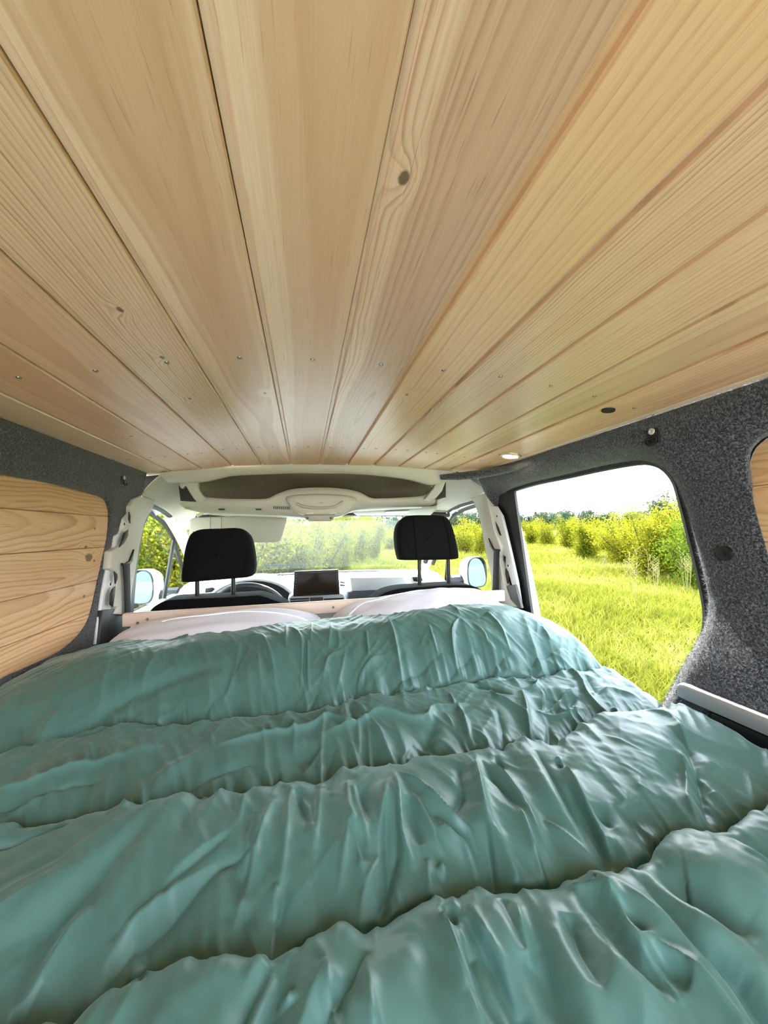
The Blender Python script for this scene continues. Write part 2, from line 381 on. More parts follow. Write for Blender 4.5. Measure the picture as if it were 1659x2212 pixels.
# recessed lamp in the ceiling, switched on, and a dark disc painted as the shaded hole left for another
DOWN = Vector((.700, 1.155, 1.7295)); nrm = Vector((-.165, 0, -.986)).normalized()
lamp = thing('ceiling_downlight', 'round recessed ceiling downlight, lit warm white, above the side door opening', 'lamp', DOWN)
LAMP_RING = plain('brushed_ring', srgb(214, 200, 180), .3, .7, noise=.03)
o = MB().lathe([(.024, .001), (.024, -.004), (.028, -.0065), (.035, -.005), (.038, .0015)], DOWN-Vector(DOWN), tuple(-nrm), 32).build('bezel', LAMP_RING, lamp)
mE, nE, bE = new_mat('lamp_lens'); bE.inputs['Base Color'].default_value = (1, .95, .85, 1); bE.inputs['Emission Color'].default_value = (1.0, .82, .55, 1); bE.inputs['Emission Strength'].default_value = 14
MB().lathe([(.001, -.0035), (.015, -.0035), (.0245, -.0025), (.0245, .001)], (0, 0, 0), tuple(-nrm), 28).build('lens', mE, lamp)
hole = MB().lathe([(.001, -.002), (.0105, -.002), (.0112, -.0032), (.0135, -.003), (.0142, .0015)], (.663, .690, 1.7365), (.165, 0, .986), 24).build('dark_hole_disc', plain('hole_shade', srgb(24, 16, 12), .7))
tag(hole, 'small dark disc standing for a shaded round hole in the ceiling board near the side door', 'disc')

# ---- side walls: carpeted panels with openings
def wallx(side, z):
    t = sm(1.50, 1.74, z)*.045; b = sm(1.34, 1.17, z)*.046
    return (WR-t-b) if side > 0 else (WL+t*.55)
def smooth_loop(pts, n=5): return [(p[0], p[1]) for p in spline([(a, b, 0) for a, b in pts], n, True)]
def loop_dist(p, loop):
    A = np.array(loop); d = np.hypot(A[:, 0]-p[0], A[:, 1]-p[1]); return d.min()
# right: the sliding-door opening, outlined on the wall plane
OPEN_PX = [(1101, 1063), (1152, 1044), (1227, 1027), (1301, 1010), (1376, 996), (1413, 997), (1443, 1012), (1465, 1040), (1477, 1078), (1488, 1119), (1503, 1178), (1518, 1238), (1529, 1290), (1534, 1328), (1531, 1369), (1518, 1410), (1497, 1452)]
OPEN = [(onX(a, b, .842).y, onX(a, b, .842).z) for a, b in OPEN_PX]
OPEN += [(.73, 1.06), (.80, .95), (.92, .86), (1.08, .82), (1.18, .88), (1.205, 1.0)]
OPEN += [(onX(a, b, .842).y, onX(a, b, .842).z) for a, b in [(1139, 1313), (1132, 1269), (1119, 1220), (1106, 1168), (1096, 1120), (1092, 1088)]]
OPEN_L = smooth_loop(OPEN, 5)
PANEL_R = [(.30, 1.63), (.455, 1.632), (.503, 1.618), (.520, 1.585), (.521, 1.535), (.508, 1.45), (.492, 1.37), (.466, 1.27), (.43, 1.20), (.36, 1.165), (.1, 1.16), (-.28, 1.17), (-.33, 1.22), (-.34, 1.55), (-.30, 1.62), (0, 1.63)]
PANEL_RL = smooth_loop(PANEL_R, 4)
def fn_r(y, z):
    d = loop_dist((y, z), OPEN_L); x = wallx(1, z) + float(sm(1.34, 1.17, z)*.046*(1-sm(.42, .51, y)))
    x += .05*max(0, 1-d/.05)**2
    d2 = loop_dist((y, z), PANEL_RL); x += .012*max(0, 1-d2/.015)**2
    return Vector((x, y, z))
def rim(loop, offs):
    out = []
    n = len(loop)
    c = (sum(p[0] for p in loop)/n, sum(p[1] for p in loop)/n)
    for q in offs:
        for i in range(0, n):
            a, b = loop[i-1], loop[(i+1) % n]; t = (b[0]-a[0], b[1]-a[1]); l = math.hypot(*t) or 1
            nx, ny = t[1]/l, -t[0]/l
            if (loop[i][0]-c[0])*nx+(loop[i][1]-c[1])*ny < 0: nx, ny = -nx, -ny
            out.append((loop[i][0]+nx*q, loop[i][1]+ny*q))
    return out
OUT_R = [(-.55, .45), (1.27, .45), (1.27, .9)] + [(onX(a, b, .842).y+.014, onX(a, b, .842).z) for a, b in [(1139, 1313), (1132, 1269), (1119, 1220), (1106, 1168), (1097, 1130)]] + [(1.445, 1.545), (1.47, 1.56), (1.50, 1.66), (1.53, 1.722), (-.55, 1.722)]
v, f = sheet(OUT_R, [OPEN_L, PANEL_RL], fn_r, .035, rim(OPEN_L, (.008, .018, .03, .045))+rim(PANEL_RL, (.006, .014)))
wall_right = solidify(obj('wall_right', mesh_of('wall_right', v, f, angle=180), CARPET), .004, 1)
struct(wall_right, 'right van wall covered in grey felt carpet around the side door opening')
# carpet roll along the ceiling edge on the right, front end
MB().tube([(.60, 1.56, 1.712), (.66, 1.50, 1.708), (.71, 1.42, 1.704), (.745, 1.32, 1.702), (.76, 1.22, 1.700), (.765, 1.10, 1.702)], [.012, .017, .018, .016, .014, .010], 10).build('carpet_fold', CARPET, wall_right)
# left wall
PL_PX = [(0, 1025), (100, 1043), (170, 1060), (205, 1070), (224, 1079), (232, 1100), (233, 1120), (230, 1160), (222, 1195), (210, 1250), (197, 1310), (185, 1345), (160, 1378), (120, 1408), (50, 1440), (0, 1463)]
PANEL_L = [(onX(a, b, WL).y, onX(a, b, WL).z) for a, b in PL_PX]
PANEL_L += [(.7, 1.17), (.3, 1.17), (.1, 1.2), (.06, 1.35), (.08, 1.55), (.2, 1.60), (.6, 1.61)]
PANEL_LL = smooth_loop(PANEL_L, 4)
def fn_l(y, z):
    x = wallx(-1, z); d2 = loop_dist((y, z), PANEL_LL); x -= .012*max(0, 1-d2/.015)**2
    return Vector((x, y, z))
LB = [onX(a, b, WL) for a, b in [(206, 1392), (221, 1290), (228, 1250), (242, 1188), (249, 1157), (262, 1140), (279, 1100), (300, 1062)]]
OUT_L = [(-.55, .45), (1.30, .45)] + [(p.y, p.z) for p in LB] + [(1.60, 1.735), (-.55, 1.735)]
v, f = sheet(OUT_L, [PANEL_LL], fn_l, .035, rim(PANEL_LL, (.006, .014)))
wall_left = solidify(obj('wall_left', mesh_of('wall_left', v, f, angle=180), CARPET), .004, 1)
struct(wall_left, 'left van wall covered in grey felt carpet around a pine-boarded panel')
def clip_poly(poly, z0, z1):
    for lim, keep_above in ((z0, True), (z1, False)):
        out = []
        for i in range(len(poly)):
            a, b = poly[i-1], poly[i]
            ia = (a[1] >= lim) if keep_above else (a[1] <= lim); ib = (b[1] >= lim) if keep_above else (b[1] <= lim)
            if ia != ib:
                t = (lim-a[1])/(b[1]-a[1]); out.append((a[0]+(b[0]-a[0])*t, lim))
            if ib: out.append(b)
        poly = out
    return poly
def boards(panel, x, side, cuts, wall, seeds, grow=.006):
    big = rim(panel, (grow,))
    MB().prism([Vector((x+side*.0125, p[0], p[1])) for p in rim(panel, (.03,))], (side*.01, 0, 0)).build('leak_backing', BLACK, wall)  # black sheet added to stop light showing through the board joints
    for k in range(len(cuts)-1):
        z0, z1 = cuts[k], cuts[k+1]
        poly = clip_poly(big, z0+.0004, z1-.0004)
        if len(poly) < 3: continue
        zc = (z0+z1)/2; mb = MB(); mb.prism([Vector((0, p[0], p[1]-zc)) for p in poly], (side*.012, 0, 0))
        kn = {2: [(.022, 1.262, .012)], 3: [(-.045, 1.246, .0045)]}.get(k, []) if side < 0 else []
        o = mb.build('plank', pine('pine_panel_%d_%d' % (side, k), seeds+k, x0=(-.01, .03, -.015, .02, -.04)[k % 5], d0=.018+.006*(k % 3), slope=.035*(1 if k % 2 else -1), pitch=.0095, contrast=.85,
                        light=(226, 194, 144), dark=(172, 122, 72), heart=.35, knots=kn, along='Z', wob=.03), wall, bevel=.0018, seg=1, angle=30, bevel_angle=60)
        o.location = (x, 0, zc)
        for y, u in ([(1.29, .01)] if side < 0 else []):
            s_ = obj('screw', scr, None, o, (.0005, y-.05*(k == 1), u)); s_.rotation_euler = (0, math.radians(-90), 0)
zc_ = [onX(210, y, WL).z for y in (1321, 1253, 1183, 1114)]
boards(PANEL_LL, WL-.002, -1, [1.12]+zc_+[1.66], wall_left, 40)
boards(PANEL_RL, WR+.006, 1, [1.12, 1.25, 1.347, 1.444, 1.546, 1.67], wall_right, 60)

# rubber seal of the side door and the painted body edge beyond it
seal_pts = [Vector((wallx(1, z)*0+.842, y, z)) for y, z in OPEN_L]
trim_1 = MB().tube(seal_pts, .0135, 8, True, flat=.9).build('trim_1', RUBBER); struct(trim_1, 'black rubber seal around the side door opening')
L1 = [(1101, 1066), (1099, 1100), (1106, 1140), (1118, 1190), (1131, 1245), (1143, 1310), (1148, 1345)]
L2 = [(1110, 1066), (1114, 1090), (1124, 1132), (1136, 1178), (1148, 1230), (1160, 1290), (1172, 1355)]
P = [[onX(a, b, .862), onX((a+c)/2, (b+d)/2, .90), onX(c-3, d, .925), onX(c, d, .945), onX(c-6, d, .975), onX(c-14, d, .975)] for (a, b), (c, d) in zip(L1, L2)]
trim_2 = solidify(MB().grid([[q for q in spline(row, 4)] for row in P]).build('trim_2', WHITE_PAINT, angle=180), .003)
struct(trim_2, 'white painted door post edge just outside the side door seal')
o = MB().lathe([(.0005, 0), (.006, 0), (.008, .004), (.008, .012)], onX(1119, 1169, .885), (1, .5, 0), 14).build('striker', BLACK, trim_2)

# ---- floor and rear body, out of sight under the bed
MB().box((WL-.085, .45, 1.08), (.01, 2.0, 1.26)).build('outer_skin', WHITE_PAINT, wall_left)
MB().box((.91, -.02, 1.08), (.01, 1.06, 1.26)).build('outer_skin', WHITE_PAINT, wall_right)
floor = MB().box((.09, 1.05, .54), (1.46, 3.3, .02)).build('floor', plain('ply_floor', srgb(150, 120, 84), .6)); struct(floor, 'plywood van floor under the bed')
# ---- dark plate standing for the shaded gap on the left where the lining stops
trim_3 = MB().prism([onY(*p, 1.70) for p in [(300, 1030), (360, 1024), (352, 1034), (330, 1056), (300, 1072), (285, 1062)]], (0, .01, 0)).build('trim_3', plain('gap_shade', srgb(30, 29, 29), .6), bevel=.002)
struct(trim_3, 'dark plate standing for the shaded gap above the left door post')

trim_10 = MB().prism([onY(*p, 1.72) for p in [(985, 1018), (1060, 1010), (1075, 1060), (1066, 1090), (1040, 1066), (1010, 1042)]], (0, .01, 0)).build('trim_10', bpy.data.materials['gap_shade'], bevel=.002)  # dark filler covers the bright opening and is coloured as its shade
struct(trim_10, 'dark plate standing for the shaded gap above the right door post')
# short loose pile standing off the carpet
def pile(wall, n, y0, y1, z0, z1, seed, side):
    me = wall.data; rnd = np.random.RandomState(seed); tri = []
    me.calc_loop_triangles(); co = np.array([v.co[:] for v in me.vertices]); T = np.array([t.vertices[:] for t in me.loop_triangles])
    A, B, C = co[T[:, 0]], co[T[:, 1]], co[T[:, 2]]; c = (A+B+C)/3; ok = (c[:, 1] > y0) & (c[:, 1] < y1) & (c[:, 2] > z0) & (c[:, 2] < z1)
    A, B, C = A[ok], B[ok], C[ok]; nr = np.cross(B-A, C-A); ar = np.linalg.norm(nr, axis=1); nr = nr/ar[:, None]; nr *= np.sign(-side*nr[:, :1])
    k = rnd.choice(len(A), n, p=ar/ar.sum()); u, v_ = rnd.rand(n, 1), rnd.rand(n, 1); f_ = u+v_ > 1; u = np.where(f_, 1-u, u); v_ = np.where(f_, 1-v_, v_)
    P = A[k]+(B[k]-A[k])*u+(C[k]-A[k])*v_; d = nr[k]*.45+rnd.normal(0, .8, (n, 3)); d /= np.linalg.norm(d, axis=1)[:, None]; L = rnd.uniform(.003, .009, (n, 1))
    w_ = np.cross(d, rnd.normal(0, 1, (n, 3))); w_ /= np.linalg.norm(w_, axis=1)[:, None]; w_ *= .00032
    V = np.stack([P-w_, P+w_, P+d*L+nr[k]*.001], 1).reshape(-1, 3); m = bpy.data.meshes.new('carpet_pile')
    m.from_pydata(V.tolist(), [], np.arange(3*n).reshape(-1, 3).tolist()); m.update()
    tag(obj('carpet_pile', m, PILE, wall), kind='stuff')
PILE = plain('carpet_fibre', srgb(126, 130, 138), .9, noise=.3, scale=200, spec=.2)
pile(wall_right, 36000, .30, 1.55, 1.05, 1.74, 1, 1)
pile(wall_left, 26000, .75, 1.6, 1.05, 1.74, 2, -1)
# ---- small fittings on the walls
def tie_ring(name, c, side, label, big=1.0):
    t = thing(name, label, 'tie-down ring', c)
    s = side
    MB().box((-s*.004, 0, -.004), (.006, .030*big, .036*big)).build('base_plate', BLACK, t, bevel=.003)
    MB().lathe([(.0005, -.001), (.003, -.001), (.0035, .0012), (.0068*big, .0012), (.0075*big, -.0012)], (-s*.0085, 0, .006), (-s, 0, 0), 18).build('screw', plain('pale_screw_head', srgb(205, 205, 203), .4), t)
    ring = [Vector((-s*.011, math.cos(a)*.0135*big, -.014*big+math.sin(a)*.0125*big)) for a in np.linspace(math.pi, 2*math.pi, 9)]
    ring += [Vector((-s*.011, .0135*big, -.010*big)), Vector((-s*.011, -.0135*big, -.010*big))]
    MB().tube(ring, .0023*big, 6, True).build('ring', BLACK, t)
    return t
tie_ring('tie_down_ring', onX(1414, 938, .766), 1, 'black tie-down ring screwed to the carpet above the side door')
tie_ring('tie_down_ring', onX(263, 1036, WL+.035), -1, 'black tie-down ring screwed to the carpet above the left door post', .8)
bt = thing('round_clip', 'round black press clip in the carpet beside the side door', 'clip', onX(1564, 1195, .797))
MB().lathe([(.0005, .003), (.009, .003), (.0135, .0025), (.015, -.002)], (0, 0, 0), (-1, 0, 0), 24).build('base', BLACK, bt)
MB().lathe([(.0005, .005), (.004, .005), (.0045, .002)], (0, 0, 0), (-1, 0, 0), 16).build('stud', DARK_METAL, bt)
# ================================================================== CAB
def plate(pts, plane, val, ext):
    f_ = {'X': onX, 'Y': onY}[plane]
    return MB().prism([f_(a, b, val) for a, b in pts], ext)
def patch(rows, n1=4, n2=4):
    """smooth surface through rows of (px, py, Y)"""
    R = [spline([onY(*p) for p in row], n1) for row in rows]
    cols = [spline([r_[i] for r_ in R], n2) for i in range(len(R[0]))]
    return MB().grid(cols)
# ---- door posts (B-pillars) with their plastic covers, painted flanges and belts
trim_4 = plate([(304, 1071), (335, 1081), (324, 1105), (312, 1133), (302, 1180), (293, 1234), (285, 1281), (282, 1323), (271, 1328), (247, 1326), (255, 1312), (244, 1310), (249, 1281), (255, 1243), (250, 1234), (237, 1229), (242, 1191), (254, 1183), (270, 1170), (280, 1138), (283, 1110), (281, 1094), (288, 1079)], 'X', -.600, (-.03, 0, 0)).build('trim_4', WHITE_TRIM, bevel=.004, seg=3, angle=35)
struct(trim_4, 'cream plastic cover of the left door post')
for pts in ([(278, 1103), (282, 1131), (271, 1148), (258, 1183), (243, 1189), (249, 1157), (260, 1151), (265, 1121)], [(232, 1227), (248, 1232), (251, 1258), (240, 1276), (237, 1305), (242, 1316), (220, 1318), (213, 1392), (206, 1392), (220, 1290), (227, 1250)]):
    plate(pts, 'X', -.614, (-.014, 0, 0)).build('flange', WHITE_PAINT, trim_4, bevel=.002, angle=35)
for px_, py_ in ((268, 1132), (238, 1262)):
    MB().lathe([(.0105, 0), (.0105, .002), (.0060, .0025), (.0055, .0005), (.0050, -.001)], onX(px_, py_, -.615), (1, 0, 0), 20).build('bolt_washer', WHITE_PAINT, trim_4)
    MB().lathe([(.0005, .0012), (.0048, .0012), (.005, 0)], onX(px_, py_, -.6135), (1, 0, 0), 16).build('bolt_hole', BLACK, trim_4)
for pts in ([(279, 1105), (282.5, 1114), (282, 1131), (278.5, 1122)], [(278, 1144), (277, 1158), (269, 1173), (258, 1183), (264, 1166), (269, 1150)], [(247, 1234), (254, 1240), (254.5, 1250), (249.5, 1262), (248.5, 1246)], [(250, 1266), (248, 1290), (244.5, 1311), (237.5, 1306), (238.5, 1285), (243, 1272)]):
    plate(pts, 'X', -.5985, (-.003, 0, 0)).build('shade_plate', BLACK, trim_4, bevel=.0008)  # black plates laid on top as the shade in the gaps
# black sheet standing in for the shade of the cavity behind the left post
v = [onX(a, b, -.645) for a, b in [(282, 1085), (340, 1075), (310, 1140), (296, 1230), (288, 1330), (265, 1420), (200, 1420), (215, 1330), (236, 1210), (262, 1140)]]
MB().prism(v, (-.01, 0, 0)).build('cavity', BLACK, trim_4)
MB().prism([onX(a, b, -.606) for a, b in [(222, 1318), (256, 1314), (276, 1330), (276, 1420), (212, 1420)]], (-.03, 0, 0)).build('lower_panel', BLACK, trim_4, bevel=.003)
trim_5 = plate([(1014, 1076), (1048, 1065), (1057, 1099), (1066, 1143), (1081, 1182), (1077, 1204), (1088, 1262), (1099, 1295), (1114, 1311), (1063, 1312), (1061, 1277), (1061, 1248), (1048, 1190), (1037, 1125), (1023, 1085)], 'X', .775, (.03, 0, 0)).build('trim_5', WHITE_TRIM, bevel=.004, seg=3, angle=35)
struct(trim_5, 'cream plastic cover of the right door post')
for pts in ([(1061, 1092), (1071, 1094), (1083, 1114), (1092, 1150), (1100, 1184), (1108, 1220), (1116, 1258), (1124, 1312), (1112, 1312), (1107, 1268), (1099, 1240), (1093, 1226), (1090, 1208), (1085, 1186), (1076, 1168), (1070, 1140)],):
    plate(pts, 'X', .792, (.012, 0, 0)).build('flange', WHITE_PAINT, trim_5, bevel=.002, angle=35)
for px_, py_ in ((1074, 1115), (1098, 1222)):
    MB().lathe([(.0105, 0), (.0105, .002), (.0060, .0025), (.0055, .0005), (.0050, -.001)], onX(px_, py_, .7915), (-1, 0, 0), 20).build('bolt_washer', WHITE_PAINT, trim_5)
    MB().lathe([(.0005, .0012), (.0048, .0012), (.005, 0)], onX(px_, py_, .790), (-1, 0, 0), 16).build('bolt_hole', BLACK, trim_5)
for pts in ([(1070, 1126), (1077, 1140), (1083, 1158), (1078, 1155), (1071, 1138)], [(1092, 1228), (1098, 1236), (1099, 1258), (1094, 1262), (1091, 1245)], [(1088, 1200), (1092, 1203), (1091, 1216), (1087, 1208)]):
    plate(pts, 'X', .7905, (.004, 0, 0)).build('shade_plate', BLACK, trim_5, bevel=.001)  # shade of the post openings put in as black plates
plate([(1058, 1075), (1110, 1060), (1150, 1340), (1105, 1340), (1085, 1262)], 'X', .815, (.01, 0, 0)).build('cavity', BLACK, trim_5)  # black sheet coloured as the shade behind the right post
plate([(1090, 1266), (1112, 1263), (1126, 1314), (1104, 1316)], 'X', .783, (.012, 0, 0)).build('lower_panel', plain('grey_plastic', srgb(96, 96, 98), .6), trim_5, bevel=.003)
BELT = plain('black_webbing', srgb(22, 22, 24), .7, noise=.12, scale=600, bump=.2)
def belt(label, slot, strap, X, side):
    t = thing('seat_belt', label, 'seat belt', onX(*strap[0], X), 'cab seat belts')
    o_ = Vector(t.location)
    a = plate(slot, 'X', X, (side*.006, 0, 0)); a.v = [p-o_ for p in a.v]; a.build('slot', BLACK, t, bevel=.0015)
    L = [onX(*p, X) for p in strap]; R_ = L
    a = plate(strap, 'X', X-side*.006, (side*.004, 0, 0)); a.v = [p-o_ for p in a.v]; a.build('webbing', BELT, t, bevel=.001)
belt('black seat belt on the left door post', [(264, 1216), (272, 1217), (281, 1211), (291, 1186), (287, 1212), (281, 1221), (266, 1222)], [(267, 1219), (281, 1217), (282, 1260), (283, 1327), (272, 1329), (270, 1260)], -.594, -1)
belt('black seat belt on the right door post', [(1054, 1162), (1065, 1185), (1079, 1187), (1078, 1192), (1066, 1192), (1058, 1180)], [(1066, 1190), (1078, 1190), (1076, 1230), (1075, 1300), (1063, 1300), (1065, 1230)], .769, 1)

# ---- headliner: side fillets, rear edge trim and the full-width overhead shelf
hl = patch([[(304, 1070, 1.60), (320, 1050, 1.62), (345, 1027, 1.63), (372, 1017, 1.62)],
            [(330, 1088, 1.70), (345, 1068, 1.70), (368, 1045, 1.69), (392, 1030, 1.66)],
            [(358, 1102, 1.83), (372, 1092, 1.82), (384, 1072, 1.78), (394, 1045, 1.72)],
            [(382, 1124, 1.98), (392, 1114, 1.96), (398, 1098, 1.90), (402, 1070, 1.80)],
            [(397, 1150, 2.12), (408, 1140, 2.10), (416, 1128, 2.06), (424, 1112, 1.98)]])
cl = solidify(hl.build('trim_6', HEADLINER, angle=180), .004); struct(cl, 'cream headliner fillet above the driver door')
hr = patch([[(1052, 1062, 1.56), (1030, 1046, 1.58), (1000, 1026, 1.60), (968, 1018, 1.60)],
            [(1022, 1080, 1.68), (1008, 1062, 1.69), (985, 1040, 1.68), (958, 1030, 1.66)],
            [(990, 1090, 1.85), (982, 1078, 1.83), (970, 1062, 1.79), (958, 1044, 1.72)],
            [(966, 1103, 2.04), (958, 1096, 1.99), (955, 1082, 1.91), (956, 1062, 1.80)],
            [(948, 1116, 2.20), (936, 1112, 2.14), (930, 1104, 2.05), (930, 1090, 1.95)]])
cr_ = solidify(hr.build('trim_7', HEADLINER, angle=180), .004); struct(cr_, 'cream headliner fillet above the passenger door')
shelf = thing('overhead_shelf', 'cream full-width overhead storage shelf above the windscreen', 'shelf', (.09, 1.7, 1.60))
so = Vector(shelf.location)
def spart(mb, name, m, **k):
    mb.v = [p-so for p in mb.v]; return mb.build(name, m, shelf, **k)
top_e = [(345, 1024), (420, 1013), (500, 1007), (600, 1003), (690, 1002), (780, 1004), (860, 1009), (930, 1015), (978, 1020)]
low_e = [(360, 1040), (425, 1040), (455, 1036), (500, 1026), (600, 1021), (690, 1019), (790, 1023), (870, 1032), (910, 1040), (932, 1046), (962, 1040)]
T = spline([onY(a, b, 1.575) for a, b in top_e], 6); B_ = spline([onY(a, b, 1.605) for a, b in low_e], 5)
def resample(L, n):
    cum = [0]
    for i in range(1, len(L)): cum.append(cum[-1]+(L[i]-L[i-1]).length)
    out = []
    for k in range(n):
        s_ = cum[-1]*k/(n-1); i = max(1, min(len(L)-1, next((j for j in range(len(cum)) if cum[j] >= s_), len(L)-1)))
        q = (s_-cum[i-1])/max(1e-9, cum[i]-cum[i-1]); out.append(L[i-1].lerp(L[i], q))
    return out
T, B_ = resample(T, 60), resample(B_, 60)
rows = [[t+Vector((0, .03, .012)) for t in T], [t+Vector((0, -.002, .004)) for t in T], T, [t.lerp(b, .35)+Vector((0, -.010, 0)) for t, b in zip(T, B_)], [t.lerp(b, .8)+Vector((0, -.006, 0)) for t, b in zip(T, B_)], B_, [b+Vector((0, .015, -.003)) for b in B_], [b+Vector((0, .05, .004)) for b in B_], [b+Vector((0, .10, .012)) for b in B_]]
spart(MB().grid(rows), 'rear_edge', WHITE_TRIM, angle=180)
lip_up = [(428, 1052), (434, 1064), (444, 1073), (483, 1077), (530, 1078), (576, 1077), (596, 1068), (627, 1057), (660, 1054), (690, 1053), (722, 1054), (762, 1059), (783, 1066), (803, 1076), (835, 1076), (865, 1075), (906, 1072), (924, 1067), (934, 1058), (940, 1047)]
lip_lo = [(388, 1088), (400, 1098), (440, 1107), (500, 1110), (570, 1112), (605, 1113), (640, 1116), (690, 1119), (735, 1114), (765, 1102), (800, 1099), (865, 1096), (926, 1092), (950, 1084), (960, 1077)]
U_ = resample(spline([onY(a, b, 1.70) for a, b in lip_up], 6), 80); Lo = resample(spline([onY(a, b, 1.73) for a, b in lip_lo], 6), 80)
rows = [[u+Vector((0, .14, -.02)) for u in U_], [u+Vector((0, .03, -.002)) for u in U_], [u+Vector((0, .010, .001)) for u in U_], U_] + [[u.lerp(l, q)+Vector((0, -.016*math.sin(math.pi*q), 0)) for u, l in zip(U_, Lo)] for q in (.2, .4, .6, .8)] + [Lo, [l+Vector((0, .02, -.002)) for l in Lo], [l+Vector((0, .16, -.004)) for l in Lo], [l+Vector((0, .32, .0)) for l in Lo]]
spart(MB().grid(rows), 'front_beam', WHITE_TRIM, angle=180)
# dim cavity behind the beam: floor and sloping back
CAV = plain('shelf_lining', srgb(140, 129, 114), .9, noise=.08, scale=60)
cx = [-.50, -.42, -.2, .08, .36, .60, .66]
spart(MB().grid([[Vector((x, y, z)) for y, z in ((1.63, 1.735), (1.75, 1.735), (1.86, 1.705), (1.93, 1.66), (1.95, 1.61), (1.90, 1.595), (1.72, 1.592))] for x in cx]), 'cavity', CAV, angle=180)
for pts, s_ in (([(386, 1036), (398, 1032), (424, 1032), (428, 1040), (429, 1056), (436, 1068), (444, 1076), (430, 1084), (420, 1080), (408, 1062), (400, 1047), (392, 1056), (388, 1052)], 1), ([(938, 1036), (963, 1035), (961, 1046), (956, 1060), (946, 1072), (932, 1082), (918, 1078), (926, 1068), (936, 1056), (940, 1046)], -1)):
    a = plate(pts, 'Y', 1.655, (0, .035, 0)); spart(a, 'end_bracket', WHITE_TRIM, bevel=.006, seg=3, angle=50)
for pts in ([(392, 1074), (416, 1072), (428, 1084), (402, 1088)], [(944, 1080), (962, 1070), (962, 1078), (946, 1092)]):
    a = plate(pts, 'Y', 1.70, (0, .10, 0)); spart(a, 'end_cap', WHITE_TRIM, bevel=.004, seg=2, angle=50)
for pts in ([(386, 1050), (400, 1043), (414, 1064), (424, 1084), (390, 1082)], [(963, 1042), (955, 1058), (940, 1080), (963, 1074)]):
    spart(plate(pts, 'Y', 1.695, (0, .004, 0)), 'bracket_shade', BLACK)  # black filler plates paint the shade in the bracket openings
for px_ in (478, 558):
    a = MB().prism([onY(x, y, 1.702) for x, y in [(px_-7, 1098.5), (px_+6, 1098.5), (px_+7, 1102), (px_-5, 1102)]], (0, .02, 0)); spart(a, 'clip_slot', BLACK)
for px_, py_ in ((513, 1016), (703, 1013.5), (873, 1020)):
    c = onY(px_, py_, 1.588)
    a = MB().lathe([(.0005, .003), (.006, .003), (.0075, .001), (.0078, -.002)], c, (0, -1, .2), 16); spart(a, 'push_pin', WHITE_TRIM)
for k in range(9):
    a = MB().prism([onY(590+k*4.2+dx, 1093+dy+k*.2, 1.699) for dx, dy in ((0, 0), (1.4, 0), (2.2, 6), (.8, 6))], (0, .01, 0)); spart(a, 'grille_slot', BLACK)
# lamp console in the middle
con = thing('roof_console', 'cream oval roof console with a small reading lamp in the shelf centre', 'console', onY(690, 1095, 1.70)); co = Vector(con.location)
def cpart(mb, name, m, **k):
    mb.v = [p-co for p in mb.v]; return mb.build(name, m, con, **k)
ov = [(617, 1077), (625, 1071), (650, 1068), (690, 1067), (735, 1069), (762, 1073), (771, 1080), (765, 1090), (745, 1108), (728, 1112), (660, 1113), (640, 1106), (625, 1092)]
c3 = [onY(a, b, 1.695) for a, b in ov]; cc = sum(c3, Vector())/len(c3); loop = spline(c3, 5, True)
rows = [[cc.lerp(p, s_)+Vector((0, d, 0)) for p in loop+[loop[0]]] for s_, d in ((1.0, .012), (1.0, .0), (.96, -.010), (.86, -.017), (.7, -.020), (.4, -.021), (.05, -.021))]
cpart(MB().grid(rows), 'housing', WHITE_TRIM, angle=180)
gr = [onY(a, b, 1.668) for a, b in [(640, 1087), (655, 1094), (680, 1097), (705, 1097), (725, 1094), (741, 1083)]]
cpart(MB().tube(spline(gr, 5), [.003]+[.006]*24+[.003], 8), 'finger_ridge', plain('taupe_plastic', srgb(188, 182, 170), .6), angle=80)
a = MB().prism([onY(x, y, 1.685) for x, y in [(656, 1113), (724, 1112), (720, 1123), (714, 1126), (668, 1126), (660, 1121)]], (0, .03, 0)); cpart(a, 'lamp_lens', plain('lamp_plastic', srgb(166, 160, 148), .35), bevel=.004, seg=3)
for px_ in (664, 715): cpart(MB().lathe([(.0005, .003), (.004, .003), (.0055, 0)], onY(px_, 1119, 1.684), (0, -1, 0), 14), 'switch', DARK_METAL)
for x0_ in (662, 712): cpart(MB().prism([onY(x0_+a, 1108+b, 1.676) for a, b in ((0, 0), (14, -.4), (16, 1.2), (1, 1.6))], (0, .01, 0)), 'slot', plain('pale_slot', srgb(240, 240, 240), .4))
# ---- sun visors
VISOR = plain('visor_vinyl', srgb(188, 185, 175), .7, noise=.02, bump=.1, bscale=900)
vis = thing('sun_visor', 'cream sun visor folded down in front of the driver', 'sun visor', onY(510, 1140, 1.93)); vo = Vector(vis.location)
a = plate([(408, 1122), (420, 1118), (610, 1111), (620, 1114), (620, 1120), (610, 1160), (604, 1170), (595, 1172), (540, 1172), (420, 1172), (408, 1160)], 'Y', 1.93, (0, .022, 0)); a.v = [p-vo for p in a.v]; a.build('panel', VISOR, vis, bevel=.007, seg=3, angle=60)
a = MB().tube([onY(425, 1114, 1.915)-vo, onY(440, 1108, 1.915)-vo, onY(500, 1109, 1.918)-vo, onY(600, 1110, 1.918)-vo, onY(612, 1111, 1.918)-vo], [.010, .006, .006, .006, .009], 10); a.build('pivot_rod', WHITE_TRIM, vis)
a = MB().prism([onY(x, y, 1.905)-vo for x, y in [(586, 1109), (606, 1108), (604, 1117), (597, 1120), (588, 1117)]], (0, .02, 0)); a.build('clip', WHITE_TRIM, vis, bevel=.003)
